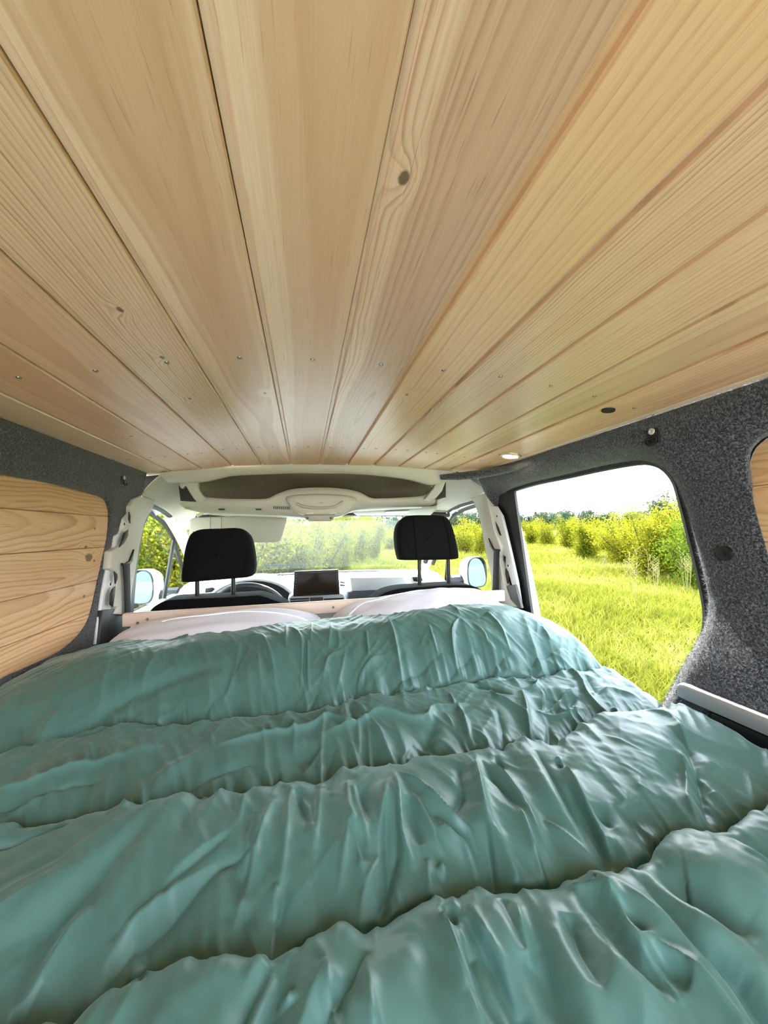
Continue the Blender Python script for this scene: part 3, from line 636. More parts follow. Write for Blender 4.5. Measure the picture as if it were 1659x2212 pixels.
for px_ in (454, 478): MB().tube([onY(px_, 1114, 1.929)-vo, onY(px_, 1150, 1.929)-vo], .0009, 4).build('strap_seam', plain('seam_grey', srgb(150, 147, 140), .8), vis)
vis2 = thing('sun_visor', 'cream sun visor folded up flat above the passenger side', 'sun visor', onY(850, 1108, 1.93)); vo2 = Vector(vis2.location)
a = MB().prism([onY(x, y, yy)-vo2 for x, y, yy in [(760, 1108, 1.84), (775, 1100, 1.84), (925, 1094, 1.84), (945, 1100, 1.86), (930, 1114, 2.02), (770, 1114, 2.02)]], (0, 0, .018)); a.build('panel', VISOR, vis2, bevel=.006, seg=3, angle=60)
a = MB().prism([onY(x, y, yy)-vo2 for x, y, yy in [(835, 1106, 1.86), (884, 1104.5, 1.86), (880, 1108.5, 1.93), (830, 1109.5, 1.93)]], (0, 0, .003)); a.build('paper_tag', plain('white_label', srgb(246, 246, 246), .5), vis2)
# ---- windscreen
wT = [onY(a, b, 2.06) for a, b in [(380, 1118), (500, 1113), (690, 1110), (850, 1110), (970, 1112)]]
wB = [Vector((x, y, 1.185)) for x, y in [(-.66, 2.60), (-.35, 2.74), (.09, 2.79), (.52, 2.74), (.83, 2.60)]]
T2, B2 = resample(spline(wT, 5), 24), resample(spline(wB, 5), 24)
W = [[t.lerp(b, q)+Vector((0, .05*math.sin(math.pi*q), .02*math.sin(math.pi*q))) for t, b in zip(T2, B2)] for q in np.linspace(0, 1, 9)]
win1 = solidify(MB().grid(W).build('window_1', SCREEN_GLASS, angle=180), .005); struct(win1, 'sloping front windscreen of the van')
MB().tube(T2, .014, 6).build('window_frame', RUBBER, win1)
MB().tube([p+Vector((0, .02, -.01)) for p in B2], .016, 6).build('window_sill', RUBBER, win1)
# ticks and round mark printed on the lower edge of the glass
for k in range(12):
    p = onY(572+k*8.0, 1221, 2.66); MB().box(p, (.015, .003, .011)).build('printed_mark', plain('mark_dark', srgb(60, 64, 58), .6) if k == 0 else bpy.data.materials['mark_dark'], win1)
MB().tube([onY(678+3.2*math.cos(a), 1219.5+3.2*math.sin(a), 2.66) for a in np.linspace(0, 2*math.pi, 13)[:-1]], .0022, 5, True).build('printed_ring', bpy.data.materials['mark_dark'], win1)
# A-pillars
for nm, pts, lab in (('trim_8', [(-.668, 2.10, 1.57), (-.675, 2.30, 1.47), (-.68, 2.50, 1.33), (-.685, 2.64, 1.20), (-.69, 2.72, 1.10)], 'cream left windscreen pillar'), ('trim_9', [(.845, 2.12, 1.57), (.85, 2.30, 1.48), (.86, 2.48, 1.35), (.865, 2.62, 1.21), (.87, 2.70, 1.10)], 'cream right windscreen pillar')):
    struct(MB().tube(spline(pts, 5), .034, 10, flat=.7).build(nm, WHITE_TRIM), lab)
# ---- cab doors: frame, seals, glass, quarter light, sill
def cab_door(name, X, arc, belt_z, y0, y1, div, label):
    t = bpy.data.objects.new(name, None); COL.objects.link(t); t.location = (X, (y0+y1)/2, belt_z); struct(t, label); lo = Vector(t.location)
    s_ = 1 if X > 0 else -1
    A = spline([onX(a, b, X) for a, b in arc], 5)
    A = [Vector((X, y0, A[0].z-.01))] + A if A[0].y > y0 else A
    tail = [Vector((X, y1, belt_z))]
    L = A+tail
    MB().tube([p-lo for p in L], .017, 8).build('seal', RUBBER, t)
    MB().tube([p+Vector((s_*.03, .028, .010))-lo for p in L], .016, 8).build('frame', WHITE_PAINT, t)
    MB().tube([p+Vector((s_*.055, -.008, -.016))-lo for p in L], .013, 8).build('glass_channel', BLACK, t)
    G = [p+Vector((s_*.05, 0, 0))-lo for p in L]; base_l = Vector((X+s_*.06, y0, belt_z-.12))-lo; base_r = Vector((X+s_*.06, y1, belt_z-.12))-lo
    MB().add(G+[base_r, base_l], [tuple(range(len(G)+2))]).build('pane', GLASS, t)
    if div:
        a, b = [onX(*p, X+s_*.05)-lo for p in div]; MB().tube([a, b], .0105, 6).build('divider', BLACK, t)
    MB().box(Vector((X+s_*.04, (y0+y1)/2, belt_z-.30))-lo, (.07, y1-y0, .40)).build('door_card', WHITE_PAINT, t, bevel=.02, seg=3)
    MB().box(Vector((X+s_*.01, (y0+y1)/2, belt_z-.105))-lo, (.05, y1-y0, .02)).build('sill_cap', BLACK, t, bevel=.006, seg=2)
    return t
d1 = cab_door('door_1', -.675, [(322, 1088), (335, 1093), (357, 1104), (381, 1125), (396, 1152), (402, 1173)], 1.25, 1.62, 2.55, [(376, 1164), (352, 1305)], 'driver side cab door on the left with its window')
d2 = cab_door('door_2', .842, [(1024, 1081), (1016, 1083), (994, 1090), (973, 1099), (952, 1113)], 1.25, 1.62, 2.55, [(968, 1190), (962, 1275)], 'passenger side cab door on the right with its window')
# ---- door mirrors outside
MIRROR = plain('mirror_glass', srgb(78, 100, 114), .03, 1.0, noise=0)
def mirror(label, c, w_, h_, yaw, tilt=math.radians(-6)):
    t = thing('wing_mirror', label, 'mirror', c, 'door mirrors'); R_ = Matrix.Rotation(yaw, 4, 'Z')
    n = 28; L = []
    for k in range(n):
        a = 2*math.pi*k/n; e = 2/3.2; L.append(Vector((math.copysign(abs(math.cos(a))**e, math.cos(a))*w_/2*(1-.12*(math.sin(a) > 0)*abs(math.sin(a))), 0, math.copysign(abs(math.sin(a))**e, math.sin(a))*h_/2)))
    rows = [[p*s_+Vector((0, d, 0)) for p in L+[L[0]]] for s_, d in ((.93, .004), (1.0, -.006), (1.03, .01), (1.0, .05), (.85, .085), (.5, .11), (.05, .115))]
    o = MB().grid(rows).build('housing', WHITE_PAINT, t, angle=180); o.rotation_euler = (0, 0, yaw)
    o = MB().grid([[p*s_+Vector((0, d, 0)) for p in L+[L[0]]] for s_, d in ((1.005, -.004), (.99, -.012), (.93, -.010), (.92, .0))]).build('rim', BLACK, t, angle=180); o.rotation_euler = (0, 0, yaw)
    o = MB().add([p*.93+Vector((0, -.004, 0)) for p in L], [tuple(range(n))]).build('glass', MIRROR, t); o.rotation_euler = (tilt, 0, yaw)
    s_ = -1 if c[0] > 0 else 1
    MB().tube([(s_*w_*.45, .04, -h_*.25), (s_*(w_*.5+.09), .05, -h_*.32)], [.03, .045], 8).build('arm', BLACK, t)
mirror('white door mirror outside the right cab window', onX(1029, 1236, 1.02), .15, .185, math.radians(16))
mirror('white door mirror outside the left cab window', onX(307, 1268, -.88), .15, .19, math.radians(-20))
# ---- dashboard
DASH = plain('pale_dash_plastic', srgb(186, 190, 194), .55, noise=.03, bump=.2, bscale=700)
DASH_DARK = plain('charcoal_dash_plastic', srgb(58, 62, 68), .6, noise=.05)
dash = thing('dashboard', 'wide grey dashboard below the windscreen', 'dashboard', (.09, 2.3, 1.0)); do = Vector(dash.location)
def dpart(mb, name, m, **k):
    mb.v = [p-do for p in mb.v]; return mb.build(name, m, dash, **k)
prof = [(2.78, 1.17), (2.62, 1.195), (2.45, 1.205), (2.30, 1.20), (2.22, 1.185), (2.16, 1.15), (2.13, 1.09), (2.13, 1.03), (2.17, .95), (2.22, .7)]
xs = np.linspace(-.66, .84, 40)
def dy(x): return -.05*math.cos((x-.09)/.75*math.pi/2)
rows = [[Vector((x, y+(.0 if y > 2.5 else dy(x)*.4)-(.12*((x-.09)/.75)**2 if y > 2.5 else 0), z)) for y, z in prof] for x in xs]
dpart(MB().grid(rows), 'body', DASH, angle=50)
# instrument hood
hood = [[Vector((-.275+.24*math.cos(a)*s_, y, 1.09+.155*math.sin(a)*s_)) for a in np.linspace(math.pi, 0, 18)] for y, s_ in ((2.46, .9), (2.25, .98), (2.10, 1.02), (2.05, 1.0), (2.05, .93), (2.12, .90))]
dpart(MB().grid(hood), 'instrument_hood', DASH, angle=180)
dpart(MB().prism([Vector((-.275+.222*math.cos(a), 2.11, 1.085+.142*math.sin(a))) for a in np.linspace(0, math.pi, 16)], (0, .02, 0)), 'instrument_face', BLACK)
# centre stack below the screen
cs = [onY(x, y, 1.97) for x, y in [(622, 1310), (622, 1292), (632, 1284), (735, 1281), (744, 1284), (748, 1296), (748, 1312)]]
dpart(MB().prism(cs, (0, .16, 0)), 'centre_stack', DASH, bevel=.008, seg=3, angle=50)
for x0_, x1_ in ((627, 668), (700, 742)):
    for q in range(3): dpart(MB().prism([onY(x, y, 1.966) for x, y in [(x0_, 1293+q*5), (x1_, 1291.5+q*5), (x1_, 1294.6+q*5), (x0_, 1296.2+q*5)]], (0, .012, 0)), 'vent_slat', BLACK)
dpart(MB().prism([onY(x, y, 1.966) for x, y in [(670, 1291), (698, 1290), (698, 1306), (670, 1307)]], (0, .01, 0)), 'button_panel', DASH_DARK, bevel=.002)
# side vents
for pts in ([(437, 1268), (462, 1264), (470, 1270), (466, 1283), (436, 1287)], [(884, 1242), (915, 1240), (920, 1256), (905, 1262), (888, 1259)]):
    dpart(plate(pts, 'Y', 2.085, (0, .06, 0)), 'vent_surround', WHITE_PAINT, bevel=.006, seg=2)
    c = (sum(p[0] for p in pts)/5, sum(p[1] for p in pts)/5)
    dpart(plate([(c[0]+(x-c[0])*.62, c[1]+(y-c[1])*.5) for x, y in pts], 'Y', 2.082, (0, .01, 0)), 'vent_mouth', BLACK, bevel=.002)
# glove box lid with its shut lines and the darker knee panel
dpart(plate([(756, 1248), (870, 1246), (886, 1272), (886, 1275), (760, 1277)], 'Y', 2.075, (0, .05, 0)), 'glovebox_lid', DASH, bevel=.006, seg=2)
dpart(plate([(752, 1279), (800, 1275), (886, 1273), (910, 1274), (905, 1300), (880, 1330), (752, 1330)], 'Y', 2.07, (0, .05, 0)), 'knee_panel', DASH_DARK, bevel=.004, seg=2)
for x0_ in (733,):
    for q in range(2): dpart(plate([(x0_+2, 1256+q*7), (x0_+13, 1258+q*6), (x0_+12, 1260+q*6), (x0_+2, 1259+q*7)], 'Y', 2.03, (0, .03, 0)), 'side_button', DASH_DARK)
dpart(MB().tube([onY(x, y, 2.45) for x, y in [(560, 1243), (590, 1246), (612, 1244), (602, 1240)]], .002, 4), 'speaker_line', DASH_DARK)
# ---- steering wheel
sw = thing('steering_wheel', 'dark grey steering wheel behind the driver headrest', 'steering wheel', onY(535, 1337, 1.90)); tilt = Matrix.Rotation(math.radians(24), 3, 'X')
RIM = plain('wheel_leather', srgb(62, 63, 66), .4, noise=.05)
ring = [tilt @ Vector((.183*math.cos(a), 0, .183*math.sin(a))) for a in np.linspace(0, 2*math.pi, 49)[:-1]]
MB().tube(ring, .0155, 10, True).build('rim', RIM, sw)
MB().lathe([(.001, -.03), (.05, -.028), (.07, -.01), (.07, .03)], (0, 0, 0), tuple(tilt @ Vector((0, 1, 0))), 24).build('hub', BLACK, sw)
for a in (math.radians(200), math.radians(-20), math.radians(270)):
    MB().tube([tilt @ Vector((.05*math.cos(a), .01, .05*math.sin(a))), tilt @ Vector((.175*math.cos(a), 0, .175*math.sin(a)))], [.022, .014], 8, flat=.5).build('spoke', RIM, sw)
# ---- infotainment screen
scn = thing('touchscreen', 'black tablet touchscreen standing on the centre of the dashboard', 'screen', onY(684, 1260, 1.93)); sco = Vector(scn.location)
a = plate([(636, 1234), (731, 1230), (734, 1284), (633, 1289)], 'Y', 1.93, (0, .02, 0)); a.v = [p-sco for p in a.v]; a.build('case', BLACK, scn, bevel=.004, seg=2)
DISP = plain('dark_display', srgb(44, 32, 24), .08, noise=.1, scale=6)
a = plate([(646, 1239), (726, 1235.5), (728, 1279), (643, 1283)], 'Y', 1.9295, (0, .004, 0)); a.v = [p-sco for p in a.v]; a.build('display', DISP, scn)
for k in range(6):
    a = MB().lathe([(.0004, .001), (.0016, .001), (.0018, 0)], onY(640-k*.35, 1240+k*6.2, 1.929)-sco, (0, -1, 0), 8); a.build('touch_key', plain('key_grey', srgb(150, 150, 150), .5) if k == 0 else bpy.data.materials['key_grey'], scn)
# ---- cab seats with headrests
def seat(label, head, back, posts, seams, Y, Yb):
    t = thing('cab_seat', label, 'seat', onY(*posts[0][1], Yb), 'cab seats'); lo = Vector(t.location); lo.z = .6; t.location = lo
    P = spline([onY(a, b, Y) for a, b in head], 4, True); c = sum(P, Vector())/len(P)
    rows = [[c.lerp(p, s_)+Vector((0, d, 0))-lo for p in P+[P[0]]] for s_, d in ((.03, -.004), (.5, -.002), (.8, 0), (.93, .006), (.985, .018), (1.0, .04), (1.0, .065), (.97, .09), (.88, .105), (.6, .112), (.03, .115))]
    h = MB().grid(rows).build('headrest', BLACK_FABRIC, t, angle=180)
    for s_ in seams:
        MB().tube([onY(a, b, Y-.004)-lo for a, b in s_], .0016, 5).build('seam', BLACK_FABRIC, h)
    for (a, b) in posts:
        MB().tube([onY(a[0], a[1]-6, Y+.055)-lo, onY(b[0], b[1]+4, Y+.055)-lo], .0085, 10).build('post', DARK_METAL, t)
        MB().lathe([(.0165, -.004), (.0175, .002), (.013, .006), (.008, .0065)], onY(*b, Y+.055)-lo, (0, 0, 1), 18).build('post_collar', BLACK, t)
    Q = [onY(a, b, Yb) for a, b in back]; Q = spline(Q, 4); Q = [Vector((Q[0].x-.01, Yb, .75))]+Q+[Vector((Q[-1].x+.01, Yb, .75))]
    MB().prism([p-lo for p in Q], (0, .13, 0)).build('backrest', BLACK_FABRIC, t, bevel=.02, seg=4, angle=50)
    cxm = (Q[0].x+Q[-1].x)/2
    MB().box(Vector((cxm, Yb+.33, .86))-lo, (.46, .50, .14)).build('cushion', BLACK_FABRIC, t, bevel=.03, seg=3)
    MB().box(Vector((cxm, Yb+.30, .675))-lo, (.40, .46, .24)).build('base', BLACK, t, bevel=.01)
    return t
seat('black driver seat on the left with its headrest', [(432, 1143), (470, 1141.5), (513, 1141), (535, 1154), (544, 1173), (549, 1203), (550, 1230), (541, 1247), (500, 1252), (441, 1257), (395, 1260), (387, 1251), (391, 1215), (396, 1185), (405, 1158), (416, 1148)],
     [(322, 1322), (334, 1310), (358, 1298), (390, 1295), (430, 1293), (500, 1290), (545, 1287), (562, 1287), (585, 1294), (612, 1304), (622, 1312)], [((426, 1259), (426, 1295)), ((504, 1253), (504, 1292))], [[(531, 1152), (534, 1200), (532, 1246)], [(418, 1148), (409, 1200), (407, 1256)]], 1.55, 1.53)
seat('black passenger seat on the right with its headrest', [(889, 1113), (920, 1112), (956, 1113), (972, 1120), (982, 1140), (991, 1175), (995, 1200), (992, 1208), (970, 1210), (920, 1211), (872, 1211), (865, 1206), (860, 1180), (859, 1150), (865, 1130), (876, 1119)],
     [(808, 1298), (830, 1282), (860, 1273), (900, 1269), (960, 1265), (1008, 1264), (1028, 1268), (1046, 1278), (1056, 1292)], [((905.6, 1211), (906.4, 1270)), ((968, 1210), (969.5, 1267))], [[(893, 1114), (898, 1160), (901, 1210)], [(957, 1114), (970, 1160), (976, 1209)]], 1.55, 1.53)
# ================================================================== BED
PINE_RAIL = pine('rail_pine', 81, x0=.05, d0=.03, slope=.01, pitch=.008, contrast=.35, light=(230, 216, 196), dark=(212, 188, 160), heart=.3, along='Y', rough=.5)
# ---- cross rail at the head of the bed
rl, rr = Vector((-.537, 1.30, 1.222)), Vector((.757, 1.30, 1.222))
rail = thing('bed_rail', 'pale pine cross rail behind the pillows at the head of the bed', 'rail', ((rl.x+rr.x)/2, 1.30, 1.222))
mb = MB().box((0, .013, 0), (.040, 1.294, .022)); me = mb.mesh('board', bevel=.003, seg=2)
o = obj('board', me, PINE_RAIL, rail); o.rotation_euler = (0, math.radians(90), math.radians(90)); o.location = (0, .013, 0)
# the box is modelled with its length on Y so that the grain follows it
for k in range(len(me.vertices)):
    c = me.vertices[k].co; c.z = c.z; 
for px_, py_ in [(297, 1346), (318, 1338), (720, 1312), (1059, 1290)]:
    p = onY(px_, py_, 1.299)
    q = obj('screw', scr, None, rail, p-Vector(rail.location)); q.rotation_euler = (math.radians(-90), 0, 0); q.scale = (1.1, 1.1, 1.1)
# ---- mattress and dark bed base
DARK_CLOTH = plain('dark_mattress_cloth', srgb(26, 27, 36), .9, noise=.1, scale=300, bump=.2)
mat_ = thing('mattress', 'dark navy mattress under the green duvet', 'mattress', (.08, .42, .95))
MB().box((0, 0, .055), (1.30, 1.72, .11)).build('pad', DARK_CLOTH, mat_, bevel=.02, seg=3)
MB().box((0, 0, .0), (1.28, 1.70, .018)).build('slat_base', PINE_RAIL, mat_, bevel=.002)
# side rail under the door opening
SIDE_BAR = plain('silver_side_bar', srgb(176, 176, 180), .34, .55, noise=.03, scale=120)
sb = thing('bed_side_bar', 'rounded silver grey side bar running along the bed under the side door', 'bar', (.748, 0, 1.150))
mb = MB(); prof = [(-.010, -.020), (-.0115, .0), (-.009, .006), (-.003, .0092), (.004, .009), (.009, .005), (.0115, -.004), (.0115, -.020)]
P = [[Vector((u*s_, y, h*s_ - d)) for u, h in prof] for y, s_, d in [(-.5, 1, 0), (.2, 1, 0), (.55, 1, 0), (.617, 1, 0), (.630, .93, .001), (.636, .75, .004), (.639, .4, .008)]]
mb.grid(P); mb.build('extrusion', SIDE_BAR, sb, angle=50)
MB().box((.016, .02, -.047), (.052, 1.1, .05)).build('shade_ledge', BLACK, sb, bevel=.003)  # black box gives the shade of the gap along the bar
# ---- pillows
PILLOW = plain('white_pillow_cotton', srgb(232, 234, 254), .85, noise=.02, scale=300, bump=.12, bscale=1200, sheen=.2)
def pillow(name, label, c, sx, sy, sz, rot, seed, corner=.35):
    rnd = np.random.RandomState(seed); nu, nv = 64, 44
    t = thing(name, label, 'pillow', c, 'white pillows at the head of the bed')
    P = []; fr = [(rnd.uniform(-9, 9), rnd.uniform(-9, 9), rnd.uniform(0, 6)) for _ in range(10)]
    for s_ in (1, -1):
        G = []
        for i in range(nu+1):
            row = []
            for j in range(nv+1):
                u = -1+2*i/nu; v_ = -1+2*j/nv
                e = (1-abs(u)**2.6)*(1-abs(v_)**2.6); h = max(e, 0)**.45
                pin = 1-.10*(1-abs(v_))*abs(u)**4 - .06*(1-abs(u))*abs(v_)**4
                x = u*sx*(1-.05*(1-abs(v_))**2); y = v_*sy*(1-.07*(1-abs(u))**2)
                w_ = sum(math.sin(a*u*1.7+b*v_*1.7+p_) for a, b, p_ in fr)/10
                # creases running in from the ends
                cr = math.sin(v_*13+2*u)*max(0, abs(u)-.45)*.35
                z = s_*sz*h*(1+.09*w_+cr*.30*(1 if s_ > 0 else .3))
                row.append(Vector((x, y, z)))
            G.append(row)
        P.append(G)
    mb = MB(); mb.grid(P[0]); mb.grid(P[1]); me = mb.mesh('case', angle=180)
    bm = bmesh.new(); bm.from_mesh(me); bmesh.ops.remove_doubles(bm, verts=bm.verts, dist=.0004); bmesh.ops.recalc_face_normals(bm, faces=bm.faces); bm.to_mesh(me); bm.free()
    o = obj('case', me, PILLOW, t)
    seam = [Vector((u*sx*(1-.05*(1-abs(v_))**2), v_*sy*(1-.07*(1-abs(u))**2), 0)) for u, v_ in [(-1, a) for a in np.linspace(-1, 1, 14)]+[(a, 1) for a in np.linspace(-.9, 1, 16)]+[(1, -a) for a in np.linspace(-.9, 1, 14)]+[(-a, -1) for a in np.linspace(-.9, .9, 16)]]
    MB().tube(seam, .0016, 5, True).build('piping', PILLOW, t)
    t.rotation_euler = rot
    return t
pillow('pillow', 'white pillow on the left, tucked under the duvet in front of the driver seat', (-.245, 1.145, 1.157), .30, .150, .088, (math.radians(9), math.radians(-1.5), math.radians(2)), 3)
pillow('pillow', 'white pillow on the right, standing higher in front of the passenger seat', (.368, 1.148, 1.180), .285, .150, .092, (math.radians(9), math.radians(-4.0), math.radians(-2)), 8)

# ---- duvet: quilted channels, gathers and folds as a real surface
def dv_base(x, y):
    z = 1.112 + .0*x
    head = np.interp(x, [-.62, -.45, -.2, .0, .12, .35, .5, .62, .75], [1.166, 1.192, 1.199, 1.199, 1.203, 1.219, 1.226, 1.213, 1.160])
    top = np.interp(x, [-.62, -.3, .1, .4, .75], [1.05, 1.085, 1.10, 1.10, 1.06])
    t = sm(.74, 1.0, y - (top-1.08))
    z = z + (head-z)*t**.9
    # end at the pillows: curls under
    z = z - .16*sm(top+.005, top+.085, y)**1.5
    # rolls down over the right side of the bed
    edge = np.interp(y, [.0, .45, .6, .8, 1.0, 1.15], [.655, .655, .675, .685, .70, .72])
    q = np.clip((x-edge)/.09, 0, 1.6); z = z - .085*q**2.0
    q2 = np.clip((-.545-x)/.08, 0, 1.2); z = z - .018*q2**2
    return z
def dv_hit(px, py, lift=.03):
    d = ray(px, py); t = .10
    for k in range(450):
        p = CAM+d*t
        if p[2] <= dv_base(np.array(p[0]), np.array(p[1]))+lift: break
        t += .004
    return p
S1 = [(-120, 1665), (0, 1640), (50, 1627), (100, 1610), (175, 1590), (225, 1575), (300, 1566), (380, 1567), (450, 1561), (550, 1550), (650, 1540), (715, 1535), (740, 1522), (775, 1510), (830, 1505), (895, 1492), (995, 1470), (1070, 1460), (1175, 1455), (1245, 1452), (1310, 1451), (1380, 1455), (1440, 1462)]
S2 = [(-150, 1805), (0, 1790), (75, 1780), (175, 1765), (275, 1755), (330, 1752), (390, 1737), (450, 1732), (525, 1715), (565, 1705), (610, 1695), (695, 1697), (740, 1677), (800, 1670), (850, 1666), (890, 1644), (995, 1630), (1020, 1622), (1075, 1622), (1110, 1603), (1150, 1597), (1190, 1612), (1210, 1600), (1245, 1572), (1280, 1557), (1350, 1551), (1430, 1542), (1495, 1533), (1545, 1527)]
S3 = [(-200, 2330), (0, 2275), (80, 2240), (140, 2212), (165, 2190), (225, 2167), (275, 2152), (300, 2126), (340, 2112), (425, 2095), (460, 2090), (500, 2093), (565, 2092), (585, 2085), (620, 2061), (655, 2051), (685, 2032), (705, 2031), (740, 2021), (780, 2026), (795, 2020), (830, 2001), (875, 1986), (905, 1968), (955, 1961), (990, 1946), (1025, 1924), (1055, 1931), (1095, 1928), (1140, 1913), (1215, 1906), (1245, 1896), (1335, 1889), (1355, 1877), (1395, 1864), (1405, 1848), (1435, 1806), (1460, 1793), (1500, 1803), (1555, 1803), (1575, 1784), (1620, 1768), (1659, 1754), (1760, 1730)]
def seam_fn(S, lift):
    P = np.array([dv_hit(a, b, lift) for a, b in S]); o_ = np.argsort(P[:, 0]); P = P[o_]
    return P[:, 0], P[:, 1]
SEAMS = [seam_fn(S3, .012), seam_fn(S2, .012), seam_fn(S1, .012)]
gx = np.concatenate([np.linspace(-.607, .726, 640)]); 
gy = np.concatenate([np.linspace(-.36, .16, 50)[:-1], np.linspace(.16, .60, 330)[:-1], np.linspace(.60, 1.19, 330)])
GX, GY = np.meshgrid(gx, gy, indexing='ij')
ys = [np.interp(gx, sx_, sy_)[:, None]+0*GX for sx_, sy_ in SEAMS]
rng = np.random.RandomState(4)
def noise1(x, seed, freq):       # smooth 1-D value noise in -1..1
    r_ = np.random.RandomState(seed); tb = r_.uniform(-1, 1, 512); t = x*freq+100.3; i = np.floor(t).astype(int); f_ = t-i; f_ = f_*f_*(3-2*f_)
    return tb[i % 512]*(1-f_)+tb[(i+1) % 512]*f_
def noise2(x, y, seed, fx, fy):
    r_ = np.random.RandomState(seed); tb = r_.uniform(-1, 1, (128, 128)); a = x*fx+50.7; b = y*fy+50.3
    i = np.floor(a).astype(int); j = np.floor(b).astype(int); u = a-i; v_ = b-j; u = u*u*(3-2*u); v_ = v_*v_*(3-2*v_)
    T = lambda p, q: tb[p % 128, q % 128]
    return (T(i, j)*(1-u)+T(i+1, j)*u)*(1-v_)+(T(i, j+1)*(1-u)+T(i+1, j+1)*u)*v_
Z = dv_base(GX, GY)
bounds = [ys[0]-.42, ys[0]-.205, ys[0], ys[1], ys[2], ys[2]*0+1.24]
puffH = [.030, .032, .032, .028, .026]
for k in range(5):
    a, b = bounds[k], bounds[k+1]; m = (GY >= a) & (GY < b)
    t = np.clip((GY-a)/(b-a), 0, 1)
    # near side of every channel rises gently, its far edge turns down into the stitching
    if k < 4:
        prof = np.where(t < .7, np.clip(1-(1-t/.7)**2, 0, 1)**.8, np.clip(1-((t-.7)/.3)**4, 0, 1)**.6)
    else:
        prof = np.clip(t/.2, 0, 1)**.5
    Z = Z+np.where(m, puffH[k]*prof*(1+.16*noise1(GX, 20+k, 7)), 0)
    # gathers fanning out from each line of stitching
    dn = np.clip(GY-a, 0, 9); df = np.clip(b-GY, 0, 9)
    shear = (GX + (GY-a)*(.10-.75*(GX-.05)))   # lines fan slightly
    for seed, fr, amp, dec in ((31, 26, .0075, .085), (52, 55, .0040, .045), (73, 120, .0018, .022)):
        g1 = 1-np.abs(noise1(shear, seed+k, fr))*2; g2 = 1-np.abs(noise1(GX-(GY-b)*.2, seed+9*k+3, fr))*2
        Z = Z+np.where(m, amp*g1*np.exp(-dn/dec)*np.clip(dn/.006, 0, 1) + (amp*.75*g2*np.exp(-df/(dec*.7))*np.clip(df/.006, 0, 1) if k < 4 else 0), 0)
# stitching lines pulled down, with puckers
for k, yk in enumerate([ys[0]-.205]+ys):
    d = np.abs(GY-yk); Z = Z-.007*np.exp(-(d/.005)**2)
